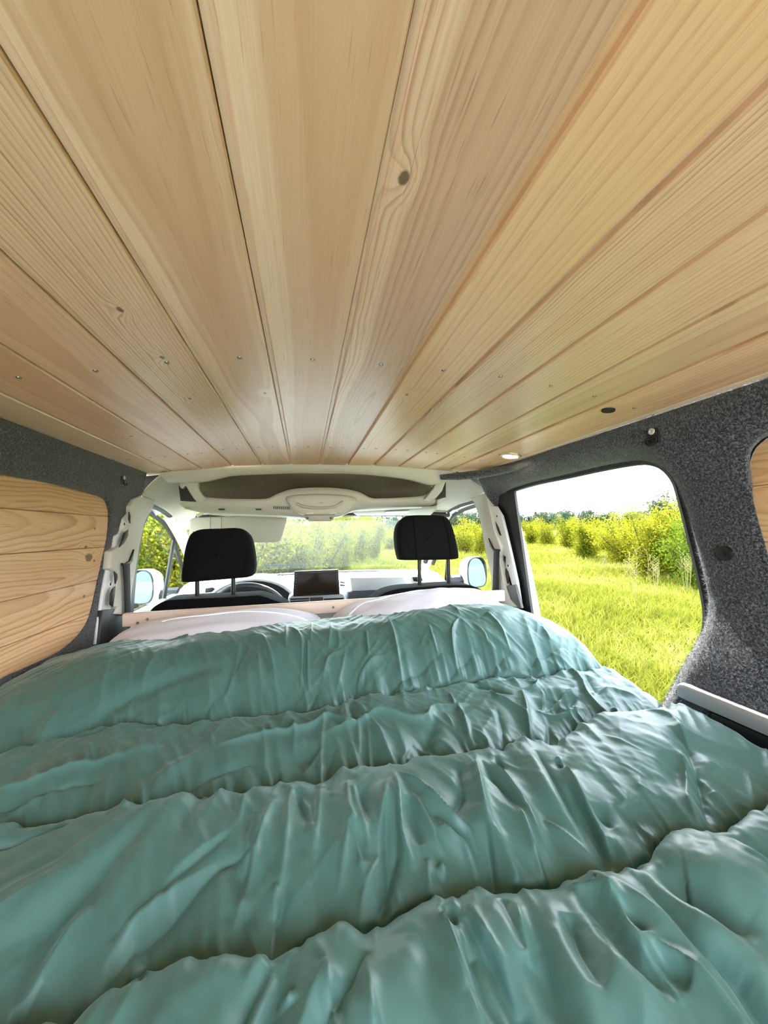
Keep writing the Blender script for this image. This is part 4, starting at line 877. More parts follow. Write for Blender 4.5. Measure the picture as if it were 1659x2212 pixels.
# folds read off the cloth: crop origin, scale, then (kind height mm, width mm, points)
FOLDS = {
 (0, 1340, 2.9625): [(2, 4, (420, 340), (350, 450), (285, 580)), (-2, 6, (140, 540), (150, 700), (150, 800)), (3, 8, (690, 250), (655, 420), (610, 600)), (4, 5, (850, 260), (830, 340), (830, 450)), (5, 6, (1020, 170), (940, 300), (910, 420)),
   (-8, 15, (1500, 290), (1200, 310), (900, 430), (700, 540), (500, 680), (300, 760)), (5, 5, (880, 440), (830, 520), (820, 650)), (-8, 12, (800, 560), (700, 670), (480, 760)), (6, 8, (1540, 130), (1500, 300), (1430, 500)), (-8, 11, (1380, 470), (1250, 600), (1000, 660), (850, 680)),
   (5, 12, (400, 540), (300, 660), (230, 800)), (7, 10, (0, 1080), (250, 1000), (500, 930), (700, 880), (1050, 800)), (-6, 8, (0, 1150), (300, 1060), (680, 960)), (5, 9, (0, 1210), (200, 1110), (450, 1000)), (3, 4, (550, 770), (600, 890)), (3, 4, (660, 790), (690, 870)), (3, 4, (545, 840), (550, 910)),
   (-9, 12, (900, 1230), (1000, 1130), (1150, 1020), (1400, 930), (1659, 870)), (7, 14, (800, 1230), (900, 1080), (1100, 930), (1320, 820)), (6, 6, (1290, 1040), (1320, 1130)), (5, 5, (790, 1170), (800, 1235)), (-5, 10, (60, 1310), (200, 1220), (400, 1150)), (4, 5, (1070, 120), (1250, 70)), (4, 4, (1340, 690), (1360, 820)), (4, 6, (1440, 650), (1370, 720))],
 (460, 1290, 2.9625): [(-9, 14, (250, 230), (160, 420), (60, 640)), (5, 6, (235, 300), (160, 450), (90, 600)), (5, 4, (285, 300), (295, 450), (315, 590)), (5, 5, (310, 230), (370, 370), (400, 550)), (-4, 5, (340, 330), (350, 500)), (5, 4, (470, 180), (465, 330)), (-6, 6, (590, 270), (590, 560)), (5, 4, (605, 270), (605, 440), (615, 590)), (5, 5, (480, 190), (560, 260), (570, 400), (560, 580)),
   (5, 6, (630, 160), (625, 280)), (5, 7, (760, 150), (740, 330)), (3, 5, (800, 200), (810, 320)), (6, 7, (840, 330), (740, 390), (700, 520), (560, 700)), (-8, 9, (720, 470), (640, 620), (560, 720)), (4, 6, (850, 330), (830, 430), (780, 600)), (6, 4, (980, 210), (995, 380)), (-6, 8, (960, 220), (980, 360)), (7, 6, (1080, 110), (1150, 210), (1190, 400), (1215, 540)), (-6, 6, (1120, 200), (1170, 380)),
   (5, 4, (1380, 170), (1410, 280), (1445, 380)), (5, 4, (1580, 130), (1535, 210), (1535, 310), (1570, 440)), (-5, 8, (1659, 460), (1400, 560), (1150, 620)), (-5, 10, (1500, 330), (1200, 500), (1050, 610)), (-5, 5, (930, 450), (900, 600)), (-4, 5, (975, 450), (965, 540)), (5, 8, (1150, 340), (1000, 420), (900, 560)),
   (9, 7, (0, 960), (310, 890), (600, 830), (740, 770), (820, 790), (860, 830)), (11, 8, (690, 870), (920, 810), (1010, 770), (1090, 750), (1350, 770), (1420, 710), (1659, 665)), (4, 5, (310, 800), (325, 900), (330, 1150)), (3, 4, (360, 790), (365, 860)), (4, 4, (520, 760), (520, 950)), (5, 5, (710, 780), (690, 950), (690, 1150)), (8, 8, (840, 690), (860, 800), (900, 830)), (7, 6, (900, 670), (980, 760)), (-7, 7, (870, 690), (920, 820)),
   (4, 4, (930, 810), (935, 960)), (5, 5, (990, 800), (1010, 1060)), (8, 7, (1010, 780), (1060, 850), (1110, 930), (1160, 1000)), (-9, 20, (600, 900), (620, 1040)), (6, 8, (700, 930), (600, 1040), (560, 1040)), (6, 8, (1300, 870), (1220, 960), (1160, 1080)), (-9, 10, (1280, 880), (1180, 1060)), (-9, 14, (1420, 740), (1330, 930)), (-6, 10, (780, 930), (690, 1100)), (-6, 10, (430, 1060), (320, 1200)), (5, 5, (1480, 720), (1545, 800)), (6, 4, (1570, 690), (1610, 770), (1640, 850))],
 (920, 1280, 2.9625): [(5, 4, (210, 170), (170, 260), (180, 400), (210, 490)), (5, 4, (300, 190), (370, 260), (400, 330)), (6, 5, (380, 120), (480, 230), (540, 360)), (-6, 8, (200, 150), (330, 150), (400, 110)), (4, 6, (220, 140), (150, 80)), (4, 5, (740, 200), (800, 300)), (-7, 10, (900, 330), (700, 380), (550, 500), (430, 550)), (-5, 8, (960, 450), (800, 490), (620, 530)), (-6, 10, (540, 360), (300, 520), (150, 570)), (-5, 9, (330, 350), (130, 500), (20, 600)),
   (9, 6, (400, 610), (450, 660), (520, 690), (640, 760), (670, 860), (710, 930)), (-9, 9, (290, 570), (420, 600), (560, 640)), (10, 7, (610, 610), (640, 700), (660, 790)), (8, 6, (610, 605), (700, 590), (720, 540)), (-15, 24, (690, 640), (760, 690), (900, 610)), (12, 8, (860, 500), (940, 500), (1000, 580), (1040, 650), (1180, 740)), (9, 8, (960, 600), (850, 660), (700, 720)), (-8, 12, (960, 640), (880, 690)), (8, 7, (700, 720), (850, 740), (1020, 690)), (6, 10, (1050, 640), (1200, 610), (1380, 650)), (-8, 12, (1020, 520), (1100, 640)),
   (6, 5, (1190, 690), (1250, 740)), (5, 6, (1120, 520), (1200, 450)), (-8, 10, (1659, 620), (1600, 720)), (-5, 10, (1430, 600), (1380, 700)), (6, 5, (200, 700), (250, 800), (310, 920)), (6, 5, (300, 830), (390, 890), (400, 980)), (4, 3, (150, 630), (185, 700)), (-7, 9, (450, 720), (490, 850), (490, 960)), (-9, 14, (120, 900), (90, 1050)), (-7, 10, (780, 740), (780, 860), (800, 960))],
 (0, 1740, 2.9625): [(-9, 15, (960, 60), (850, 230), (600, 470), (350, 740), (30, 1180)), (7, 9, (600, 600), (450, 760), (250, 1020), (30, 1200)), (-8, 12, (280, 1050), (120, 1190), (0, 1330)), (4, 10, (1500, 140), (1250, 320), (1000, 560), (700, 840)), (-6, 9, (1480, 170), (1150, 430), (900, 640), (700, 770)), (-9, 11, (1650, 250), (1350, 400), (1050, 690), (800, 880), (550, 1060), (400, 1220)), (6, 8, (1400, 330), (1000, 610), (650, 920)), (7, 6, (1620, 80), (1580, 350), (1520, 640), (1475, 720)), (-7, 8, (1600, 300), (1540, 560)), (-6, 9, (600, 1060), (450, 1300), (380, 1398)), (-5, 6, (920, 1050), (850, 1180)), (-10, 5, (0, 225), (250, 152), (450, 98)), (8, 40, (80, 480), (60, 850))],
 (460, 1650, 2.9625): [(5, 5, (200, 200), (165, 380)), (4, 6, (280, 320), (230, 480), (200, 650)), (11, 9, (400, 260), (300, 480), (230, 700), (180, 880)), (-9, 9, (260, 330), (230, 560), (170, 860)), (5, 6, (210, 900), (280, 1080), (315, 1190)), (6, 7, (500, 160), (470, 450), (410, 900)), (5, 5, (390, 760), (410, 920)), (-8, 9, (470, 700), (420, 900), (370, 1200)), (-10, 10, (520, 180), (580, 300), (640, 450)), (7, 5, (560, 220), (610, 330), (650, 560)), (5, 5, (690, 180), (670, 400), (650, 600)), (8, 6, (860, 140), (870, 330), (910, 450), (965, 750)), (-7, 9, (900, 420), (960, 650)), (5, 6, (870, 390), (830, 640), (790, 800)), (7, 6, (880, 150), (950, 380), (1005, 580)), (-7, 9, (920, 200), (990, 420)),
   (8, 8, (1120, 150), (1090, 330), (1060, 500)), (-9, 10, (1100, 300), (1110, 600), (1100, 800)), (11, 7, (1150, 90), (1190, 250), (1210, 480), (1290, 640)), (-9, 9, (1160, 250), (1180, 480), (1140, 640), (1000, 1000)), (5, 6, (1080, 560), (960, 820), (940, 1080)), (-9, 10, (1230, 250), (1330, 500)), (7, 6, (1280, 230), (1400, 430), (1470, 540)), (6, 6, (1370, 560), (1400, 800), (1470, 900)), (7, 6, (1160, 80), (1320, 170), (1500, 340), (1659, 420)), (7, 6, (1420, 360), (1500, 440), (1659, 540)), (5, 5, (1440, 580), (1500, 650)),
   (-11, 12, (340, 1320), (260, 1500), (200, 1665)), (6, 8, (400, 1360), (330, 1500), (270, 1665)), (-9, 12, (510, 1220), (440, 1420), (380, 1665)), (5, 5, (490, 1500), (480, 1600)), (6, 10, (720, 1340), (660, 1520), (610, 1665)), (6, 4, (715, 1340), (745, 1530), (760, 1640)), (-10, 10, (980, 1250), (880, 1440), (770, 1640)), (8, 7, (970, 1300), (990, 1480), (1010, 1665)), (12, 40, (1250, 1150), (1250, 1665)), (8, 6, (1450, 1040), (1530, 1250), (1600, 1450), (1659, 1560)), (-9, 22, (1390, 1150), (1400, 1665)), (-6, 8, (1480, 950), (1560, 1050)), (6, 6, (1550, 1080), (1620, 1200), (1659, 1260))],
 (920, 1570, 2.9625): [(11, 10, (240, 190), (320, 330), (370, 520), (420, 640)), (-8, 12, (200, 250), (230, 420), (170, 560)), (7, 7, (320, 180), (340, 400), (450, 800), (480, 850)), (-11, 8, (360, 230), (450, 350), (560, 470), (640, 560)), (9, 6, (420, 220), (520, 340), (650, 530), (760, 720), (830, 800)), (7, 6, (510, 460), (580, 500), (700, 740), (770, 870)), (-7, 6, (440, 180), (500, 270)), (12, 14, (600, 80), (680, 220), (850, 500), (1000, 680), (1100, 760)), (-12, 9, (700, 150), (880, 420), (1080, 690)), (7, 6, (750, 570), (900, 660), (1100, 770)), (11, 6, (840, 170), (950, 350), (1050, 500), (1130, 620), (1200, 720), (1290, 770)), (-11, 9, (900, 350), (1050, 560), (1200, 860), (1240, 930)), (-8, 8, (830, 200), (920, 270)),
   (7, 6, (0, 450), (100, 540), (180, 610), (270, 640), (330, 740)), (6, 6, (80, 640), (150, 690), (250, 740), (340, 830)), (6, 6, (290, 510), (370, 580), (430, 650), (560, 770), (620, 810)), (-8, 9, (380, 560), (420, 800), (440, 1020)), (-8, 9, (700, 740), (770, 840), (830, 980)), (5, 5, (90, 820), (135, 890)), (-7, 8, (1060, 450), (1190, 570)), (-7, 10, (1150, 640), (1290, 800), (1400, 860)), (5, 6, (1190, 600), (1310, 750), (1390, 850)),
   (-9, 10, (120, 1180), (230, 1420), (330, 1700), (440, 1902)), (7, 8, (60, 1200), (170, 1480), (260, 1760), (310, 1902)), (-11, 12, (250, 1250), (400, 1500), (560, 1780), (620, 1902)), (8, 7, (270, 1160), (350, 1320), (480, 1560), (590, 1850)), (7, 14, (440, 1080), (520, 1300), (600, 1500), (650, 1540)), (-9, 10, (490, 1120), (560, 1300), (640, 1480)), (7, 8, (570, 1150), (640, 1400), (680, 1550)), (-12, 14, (620, 1170), (700, 1400), (830, 1750), (870, 1902)), (10, 14, (760, 1050), (860, 1400), (950, 1700), (1050, 1902)), (-10, 12, (900, 1230), (1000, 1500), (1130, 1750)), (14, 18, (900, 1040), (1120, 1300), (1250, 1600), (1380, 1902)), (-16, 14, (950, 1060), (1150, 1280), (1300, 1480), (1500, 1640), (1600, 1780)),
   (12, 7, (900, 1000), (1140, 1090), (1300, 1330), (1480, 1570), (1659, 1780)), (-7, 6, (1190, 1130), (1290, 1240), (1420, 1360)), (-5, 4, (1080, 950), (1140, 1080)), (8, 10, (1110, 950), (1200, 1120), (1420, 1360), (1659, 1530))],
 (1250, 1750, 4.056): [(-12, 12, (450, 560), (620, 720), (850, 960), (950, 1080), (1100, 1240), (1300, 1420), (1659, 1790)), (9, 13, (250, 600), (500, 800), (700, 960), (900, 1140), (1100, 1350), (1300, 1560), (1500, 1800)), (11, 14, (430, 510), (650, 620), (900, 870), (1200, 1160), (1500, 1400), (1659, 1540)), (-14, 14, (600, 470), (850, 650), (1100, 850), (1350, 1000), (1600, 1180)), (10, 36, (620, 400), (900, 420), (1300, 650), (1659, 900)), (6, 24, (800, 180), (1000, 300), (1300, 500), (1659, 820)), (-11, 14, (1240, 200), (1450, 270), (1659, 400)), (7, 10, (1250, 190), (1450, 420), (1659, 600)), (7, 8, (620, 1130), (900, 1330), (1150, 1560), (1450, 1874)), (-7, 12, (600, 1150), (800, 1370), (1000, 1540)), (-7, 7, (300, 850), (500, 1030), (600, 1130))],
 (1250, 1440, 4.056): [(9, 10, (560, 400), (800, 480), (930, 640), (960, 740)), (-9, 10, (780, 560), (870, 640), (960, 740), (1050, 1000), (1100, 1180), (1180, 1400)), (8, 8, (880, 740), (940, 860), (950, 1050), (1000, 1200), (1130, 1400)), (-8, 14, (780, 760), (850, 900), (930, 1080)), (5, 15, (1160, 760), (1120, 950)), (3, 4, (1170, 910), (1330, 970)), (3, 4, (1130, 1040), (1290, 1060)), (6, 12, (1480, 850), (1530, 1000), (1520, 1180)), (6, 6, (1560, 540), (1600, 700), (1659, 780)), (-7, 14, (420, 1080), (480, 1130), (560, 1350)), (1.6, 3, (340, 830), (450, 870), (600, 950)), (1.6, 3, (200, 600), (420, 700), (560, 760)), (1.6, 3, (500, 1000), (700, 1080)), (1.6, 3, (700, 600), (900, 720)), (-7, 8, (890, 220), (840, 380)), (-8, 8, (1180, 340), (1080, 310), (990, 380))],
}
FOLD_GAIN = 1.25
for (ox, oy, s_), L in FOLDS.items():
    for fd in L:
        h, wd_, pts = fd[0]*.001*FOLD_GAIN, fd[1]*(.00085 if fd[1] < 13 else .001), fd[2:]
        pts = [(ox+a/s_, oy+b/s_) for a, b in pts]; run_on = False
        for rev in (True, False):
            q0, q1 = (pts[0], pts[1]) if rev else (pts[-1], pts[-2])
            if q0[1] > 2195 or q0[0] > 1652 or q0[0] < 4:
                l = math.hypot(q0[0]-q1[0], q0[1]-q1[1]); e = (q0[0]+(q0[0]-q1[0])/l*170, q0[1]+(q0[1]-q1[1])/l*170)
                pts = [e]+pts if rev else pts+[e]
        P = np.array([dv_hit(a, b, .030)[:2] for a, b in pts])
        if len(P) > 2: P = np.array([[q.x, q.y] for q in spline([(a, b, 0) for a, b in P], 4)])
        seg = np.hypot(*(P[1:]-P[:-1]).T); cum = np.concatenate([[0], np.cumsum(seg)]); Lt = cum[-1]
        pad = wd_*5; ix = np.where((gx > P[:, 0].min()-pad) & (gx < P[:, 0].max()+pad))[0]; iy = np.where((gy > P[:, 1].min()-pad) & (gy < P[:, 1].max()+pad))[0]
        if len(ix) == 0 or len(iy) == 0: continue
        sl = np.ix_(ix, iy); qx, qy = GX[sl], GY[sl]; best = np.full(qx.shape, 9.); tt = np.zeros(qx.shape)
        for i in range(len(P)-1):
            e = P[i+1]-P[i]; l2 = e@e+1e-12; u = np.clip(((qx-P[i, 0])*e[0]+(qy-P[i, 1])*e[1])/l2, 0, 1)
            d = np.hypot(qx-P[i, 0]-u*e[0], qy-P[i, 1]-u*e[1]); up = d < best; best = np.where(up, d, best); tt = np.where(up, (cum[i]+u*seg[i])/Lt, tt)
        taper = np.sin(np.pi*np.clip(tt, .004, .996))**(.65 if wd_ < .0135 else 1.2)
        wloc = wd_*(.55+.45*taper)
        Z[sl] += h*taper*(np.exp(-(best/wloc)**2*.8) if wd_ > .0135 else np.exp(-(np.sqrt((best/wloc)**2+.03)-.173)*1.15))
# slight overall rumple
wr = 1-2*np.abs(noise2(GX+.55*GY, GY-.3*GX, 15, 48, 9)); wr2 = 1-2*np.abs(noise2(GX-.9*GY, GY+.5*GX, 16, 40, 10))
mk = np.clip(noise2(GX, GY, 17, 6, 6)*1.6+.25, 0, 1); Z += .0016*wr*mk+.0013*wr2*(1-mk)
Z += .0035*noise2(GX, GY, 5, 14, 11)+.0012*noise2(GX+.3*GY, GY, 6, 45, 30)+.0005*noise2(GX+.5*GY, GY-.4*GX, 7, 130, 60)
# hem at the pillow end hangs in small scallops
nX, nY_ = GX.shape
V = np.stack([GX, GY, Z], -1)
me = bpy.data.meshes.new('duvet_cover')
idx = np.arange(nX*nY_).reshape(nX, nY_)
quads = np.stack([idx[:-1, :-1], idx[1:, :-1], idx[1:, 1:], idx[:-1, 1:]], -1).reshape(-1, 4)
me.vertices.add(nX*nY_); me.vertices.foreach_set('co', V.reshape(-1))
me.loops.add(quads.size); me.loops.foreach_set('vertex_index', quads.reshape(-1).astype(np.int32))
me.polygons.add(len(quads)); me.polygons.foreach_set('loop_start', (np.arange(len(quads))*4).astype(np.int32)); me.polygons.foreach_set('loop_total', np.full(len(quads), 4, np.int32))
me.update(calc_edges=True); me.polygons.foreach_set('use_smooth', [True]*len(me.polygons))
def satin(name):
    m, n, b = new_mat(name)
    tc = N(n, 'ShaderNodeTexCoord'); nz = N(n, 'ShaderNodeTexNoise'); nz.inputs['Scale'].default_value = 14; n.links.new(tc.outputs['Object'], nz.inputs[0])
    n.links.new(mixc(n, nz.outputs['Fac'], srgb(71, 108, 104), srgb(81, 120, 115)), b.inputs['Base Color'])
    b.inputs['Roughness'].default_value = .42; b.inputs['Specular IOR Level'].default_value = .4
    b.inputs['Sheen Weight'].default_value = .2; b.inputs['Sheen Roughness'].default_value = .35; b.inputs['Sheen Tint'].default_value = (.8, 1, .97, 1)
    wv = N(n, 'ShaderNodeTexNoise'); wv.inputs['Scale'].default_value = 1500; n.links.new(tc.outputs['Object'], wv.inputs[0])
    bp = N(n, 'ShaderNodeBump'); bp.inputs['Strength'].default_value = .15; bp.inputs['Distance'].default_value = .0005
    n.links.new(wv.outputs['Fac'], bp.inputs['Height']); n.links.new(bp.outputs[0], b.inputs['Normal'])
    return m
duvet = thing('duvet', 'quilted sage green satin duvet spread over the whole bed', 'duvet', (.08, .4, 1.06))
DUVET = satin('green_satin')
o = obj('cover', me, DUVET, duvet, (-.08, -.4, -1.06))
# piped hem along the pillow end
hem = [Vector((gx[i], gy[-1]-.002, Z[i, -1])) for i in range(0, nX, 8)]
MB().tube([p-Vector((.08, .4, 1.06)) for p in hem], .0035, 6).build('hem', DUVET, duvet)
THREAD = plain('seam_thread', srgb(38, 74, 66), .8)
for k, yk in enumerate(ys):
    col_ = [int(np.argmin(np.abs(gy-yk[i, 0]))) for i in range(nX)]
    pts = [Vector((gx[i], yk[i, 0], Z[i, col_[i]]+.0003)) for i in range(0, nX-20, 3)]
    MB().tube([p-Vector((.08, .4, 1.06)) for p in pts], .0011, 4).build('stitching', THREAD, duvet)
# ================================================================== MEADOW OUTSIDE
def leafy(name, c1, c2, c3, scale=1.2, trans=.45, rough=.5):
    m = bpy.data.materials.new(name); m.use_nodes = True; n = m.node_tree; n.nodes.clear(); out = N(n, 'ShaderNodeOutputMaterial')
    tc = N(n, 'ShaderNodeTexCoord'); a = N(n, 'ShaderNodeTexNoise'); a.inputs['Scale'].default_value = scale; a.inputs['Detail'].default_value = 3
    b = N(n, 'ShaderNodeTexNoise'); b.inputs['Scale'].default_value = scale*14; b.inputs['Detail'].default_value = 2
    n.links.new(tc.outputs['Object'], a.inputs[0]); n.links.new(tc.outputs['Object'], b.inputs[0])
    oi = N(n, 'ShaderNodeObjectInfo')
    rp = N(n, 'ShaderNodeValToRGB'); e = rp.color_ramp.elements; e[0].position = .3; e[0].color = srgb(*c1); e[1].position = .7; e[1].color = srgb(*c3); x = e.new(.5); x.color = srgb(*c2)
    v_ = M(n, 'ADD', M(n, 'ADD', M(n, 'MULTIPLY', a.outputs['Fac'], .55), M(n, 'MULTIPLY', b.outputs['Fac'], .45)), M(n, 'MULTIPLY', M(n, 'SUBTRACT', oi.outputs['Random'], .5), .12))
    n.links.new(v_, rp.inputs[0])
    d = N(n, 'ShaderNodeBsdfDiffuse'); t = N(n, 'ShaderNodeBsdfTranslucent'); g = N(n, 'ShaderNodeBsdfGlossy'); g.inputs['Roughness'].default_value = .45
    n.links.new(rp.outputs[0], d.inputs[0]); n.links.new(rp.outputs[0], t.inputs[0])
    m1 = N(n, 'ShaderNodeMixShader'); m1.inputs[0].default_value = trans; n.links.new(d.outputs[0], m1.inputs[1]); n.links.new(t.outputs[0], m1.inputs[2])
    m2 = N(n, 'ShaderNodeMixShader'); m2.inputs[0].default_value = .03; n.links.new(m1.outputs[0], m2.inputs[1]); n.links.new(g.outputs[0], m2.inputs[2])
    n.links.new(m1.outputs[0], out.inputs[0]); return m
GRASS = leafy('meadow_grass', (78, 84, 26), (122, 124, 44), (172, 164, 102), .5, .4)
LEAF_Y = leafy('yellow_green_leaves', (72, 86, 20), (128, 128, 32), (166, 158, 54), .9, .55)
LEAF_G = leafy('green_leaves', (48, 70, 22), (84, 104, 30), (130, 136, 44), .9, .4)
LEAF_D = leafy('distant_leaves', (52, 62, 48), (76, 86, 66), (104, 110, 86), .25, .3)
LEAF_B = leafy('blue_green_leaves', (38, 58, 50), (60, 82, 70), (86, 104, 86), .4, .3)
BARK = plain('bark', srgb(74, 62, 48), .9, noise=.2, scale=30)
# ---- ground
gm, gn, gb = new_mat('meadow_ground')
tc = N(gn, 'ShaderNodeTexCoord'); a1 = N(gn, 'ShaderNodeTexNoise'); a1.inputs['Scale'].default_value = .35; a1.inputs['Detail'].default_value = 6
a2 = N(gn, 'ShaderNodeTexNoise'); a2.inputs['Scale'].default_value = 9; a2.inputs['Detail'].default_value = 6
for q in (a1, a2): gn.links.new(tc.outputs['Object'], q.inputs[0])
c = mixc(gn, a1.outputs['Fac'], srgb(84, 92, 28), srgb(116, 120, 48)); c = mixc(gn, M(gn, 'MULTIPLY', a2.outputs['Fac'], .6), c, srgb(72, 86, 20))
gn.links.new(c, gb.inputs['Base Color']); gb.inputs['Roughness'].default_value = 1; gb.inputs['Specular IOR Level'].default_value = .1
gp = [[Vector((x, y, .05*math.sin(x*.13)*math.cos(y*.11) if abs(x)+abs(y) > 6 else 0)) for y in list(np.linspace(-60, 80, 30))+[140, 260, 500]] for x in [-400, -200, -90]+list(np.linspace(-60, 90, 30))+[150, 280, 500]]
ground = MB().grid(gp).build('ground', gm, angle=180); struct(ground, 'sunlit meadow ground around the van')
# added unseen pale ground, bounces neutral light up to the ceiling
gv = plain('pale_bounce_ground', srgb(206, 200, 188), .95, noise=.12, scale=25, bump=.6, bscale=60)
trk = [[Vector((x, y, .012)) for y in np.linspace(-30, 1.2, 20)] for x in np.linspace(-3.2, .95, 8)]
track = MB().grid(trk).build('bounce_ground', gv, angle=180); struct(track, 'added pale ground under and behind the van, bouncing neutral light')
# ---- grass
rg = np.random.RandomState(11); NT = 72000
r_ = np.exp(rg.uniform(math.log(2.0), math.log(75), NT)); az = np.radians(rg.uniform(-40, 78, NT))
tx, ty = r_*np.sin(az), r_*np.cos(az); ok = ~((tx > -1.15) & (tx < 1.12) & (ty < 3.4)); tx, ty, r_ = tx[ok], ty[ok], r_[ok]; NT = len(tx)
NB = 4; n_ = NT*NB
bx = np.repeat(tx, NB)+rg.normal(0, .05, n_)*(1+np.repeat(r_, NB)*.05); by = np.repeat(ty, NB)+rg.normal(0, .05, n_)*(1+np.repeat(r_, NB)*.05)
rr = np.repeat(r_, NB); hgt = rg.uniform(.07, .27, n_)*(1+.35*np.sin(bx*.9+1)*np.sin(by*.7)); wd = .0035*(1+rr*.22)
ang = rg.uniform(0, 2*math.pi, n_); lean = rg.uniform(.1, 1.0, n_)*hgt; la = rg.uniform(0, 2*math.pi, n_)
zg = np.where(np.abs(bx)+np.abs(by) > 6, .05*np.sin(bx*.13)*np.cos(by*.11), 0)-.02
ux, uy = np.cos(ang)*wd, np.sin(ang)*wd; lx, ly = np.cos(la)*lean, np.sin(la)*lean
V = np.empty((n_, 5, 3))
V[:, 0] = np.stack([bx-ux, by-uy, zg], -1); V[:, 1] = np.stack([bx+ux, by+uy, zg], -1)
V[:, 2] = np.stack([bx+ux*.8+lx*.35, by+uy*.8+ly*.35, zg+hgt*.6], -1); V[:, 3] = np.stack([bx-ux*.8+lx*.35, by-uy*.8+ly*.35, zg+hgt*.6], -1)
V[:, 4] = np.stack([bx+lx, by+ly, zg+hgt], -1)
def raw_mesh(name, verts, faces_list):
    me = bpy.data.meshes.new(name); lv = np.concatenate([f.reshape(-1) for f in faces_list]).astype(np.int32)
    tot = np.concatenate([np.full(len(f), f.shape[1], np.int32) for f in faces_list]); st = np.concatenate([[0], np.cumsum(tot)[:-1]]).astype(np.int32)
    me.vertices.add(len(verts)); me.vertices.foreach_set('co', verts.reshape(-1)); me.loops.add(len(lv)); me.loops.foreach_set('vertex_index', lv)
    me.polygons.add(len(tot)); me.polygons.foreach_set('loop_start', st); me.polygons.foreach_set('loop_total', tot); me.update(calc_edges=True); return me
k5 = np.arange(n_)[:, None]*5
me = raw_mesh('meadow_grass', V.reshape(-1, 3), [k5+np.array([[0, 1, 2, 3]]), k5+np.array([[3, 2, 4]])])
tag(obj('meadow_grass', me, GRASS), 'tall bright yellow green grass of the meadow outside the van', 'grass', kind='stuff')
# ---- shrubs and trees
def leaves(pts, size, rnd, up=.3):
    n = len(pts); d1 = rnd.normal(0, 1, (n, 3)); d1 /= np.linalg.norm(d1, axis=1)[:, None]; d2 = np.cross(d1, rnd.normal(0, 1, (n, 3))); d2 /= np.linalg.norm(d2, axis=1)[:, None]+1e-9
    s = (size*rnd.uniform(.6, 1.3, n))[:, None]
    return np.stack([pts-d1*s, pts+d2*s*.5, pts+d1*s, pts-d2*s*.5], 1)
def make_bush(seed, mat, nleaf=4200, size=.035, spread=.42, label='', upright=.5, name='shrub', cat='shrub', group=None, clump=.16, stems=9):
    """unit-height shrub: stems that fork, leaves in clumps along the shoots"""
    rnd = np.random.RandomState(seed); t = thing(name, label, cat, (0, 0, 0), group)
    mb = MB(); tips = []
    for i in range(stems):
        a = rnd.uniform(0, 6.28); rad = spread*rnd.uniform(.1, 1)**.7; h = rnd.uniform(.6, 1.0)*(1-.35*(rad/spread)**2)
        p0 = Vector((math.cos(a)*.03, math.sin(a)*.03, 0)); p1 = Vector((math.cos(a)*rad*.35, math.sin(a)*rad*.35, h*.4)); p2 = Vector((math.cos(a)*rad*.8, math.sin(a)*rad*.8, h*.78)); p3 = Vector((math.cos(a)*rad, math.sin(a)*rad, h*.97))
        mb.tube([p0, p1, p2, p3], [.016, .011, .006, .002], 5)
        for q in np.linspace(.15, 1, 9):
            pp = p0.lerp(p1, q*2.2) if q < .45 else (p1.lerp(p2, (q-.45)/.3) if q < .75 else p2.lerp(p3, (q-.75)/.25))
            for s_ in range(2):
                b = rnd.uniform(0, 6.28); l = rnd.uniform(.06, .2)*spread*2*(1.1-q*.6); e = pp+Vector((math.cos(b)*l, math.sin(b)*l, l*upright*rnd.uniform(-.2, 1)))
                mb.tube([pp, e], [.004, .0012], 4); tips += [pp, e, pp.lerp(e, .5)]
    tips = np.array([list(p) for p in tips]); tips = tips[tips[:, 2] > .06]
    c = tips[rnd.randint(0, len(tips), nleaf)] + rnd.normal(0, clump*.38, (nleaf, 3))*np.array([1, 1, .8]); c[:, 2] = np.clip(c[:, 2], .03, 1.02)
    L = leaves(c, size, rnd); k4 = np.arange(nleaf)[:, None]*4
    me = raw_mesh('foliage', L.reshape(-1, 3), [k4+np.array([[0, 1, 2, 3]])])
    obj('foliage', me, mat, t); mb.build('stems', BARK, t)
    return t
def place(root, px, ytop, dist, wide=1.0, first=False, label=None, rot=None, group=None):
    d = ray(px, ytop); hd = math.hypot(d[0], d[1]); P = CAM+d*(dist/hd); h = P[2]
    o = root if first else copy_tree(root)
    o.location = (P[0], P[1], 0); o.scale = (h*wide, h*wide, h); o.rotation_euler = (0, 0, rot if rot is not None else (px*1.7) % 6.28)
    if label: o['label'] = label
    if group: o['group'] = group
    return o
SH = [make_bush(101, LEAF_Y, 9000, .017, .40, 'shrub', clump=.17), make_bush(102, LEAF_Y, 9000, .017, .46, 'shrub', clump=.2, stems=11), make_bush(103, LEAF_G, 9000, .017, .42, 'shrub', clump=.18), make_bush(104, LEAF_Y, 8000, .017, .36, 'shrub', upright=1.0, clump=.15, stems=8)]
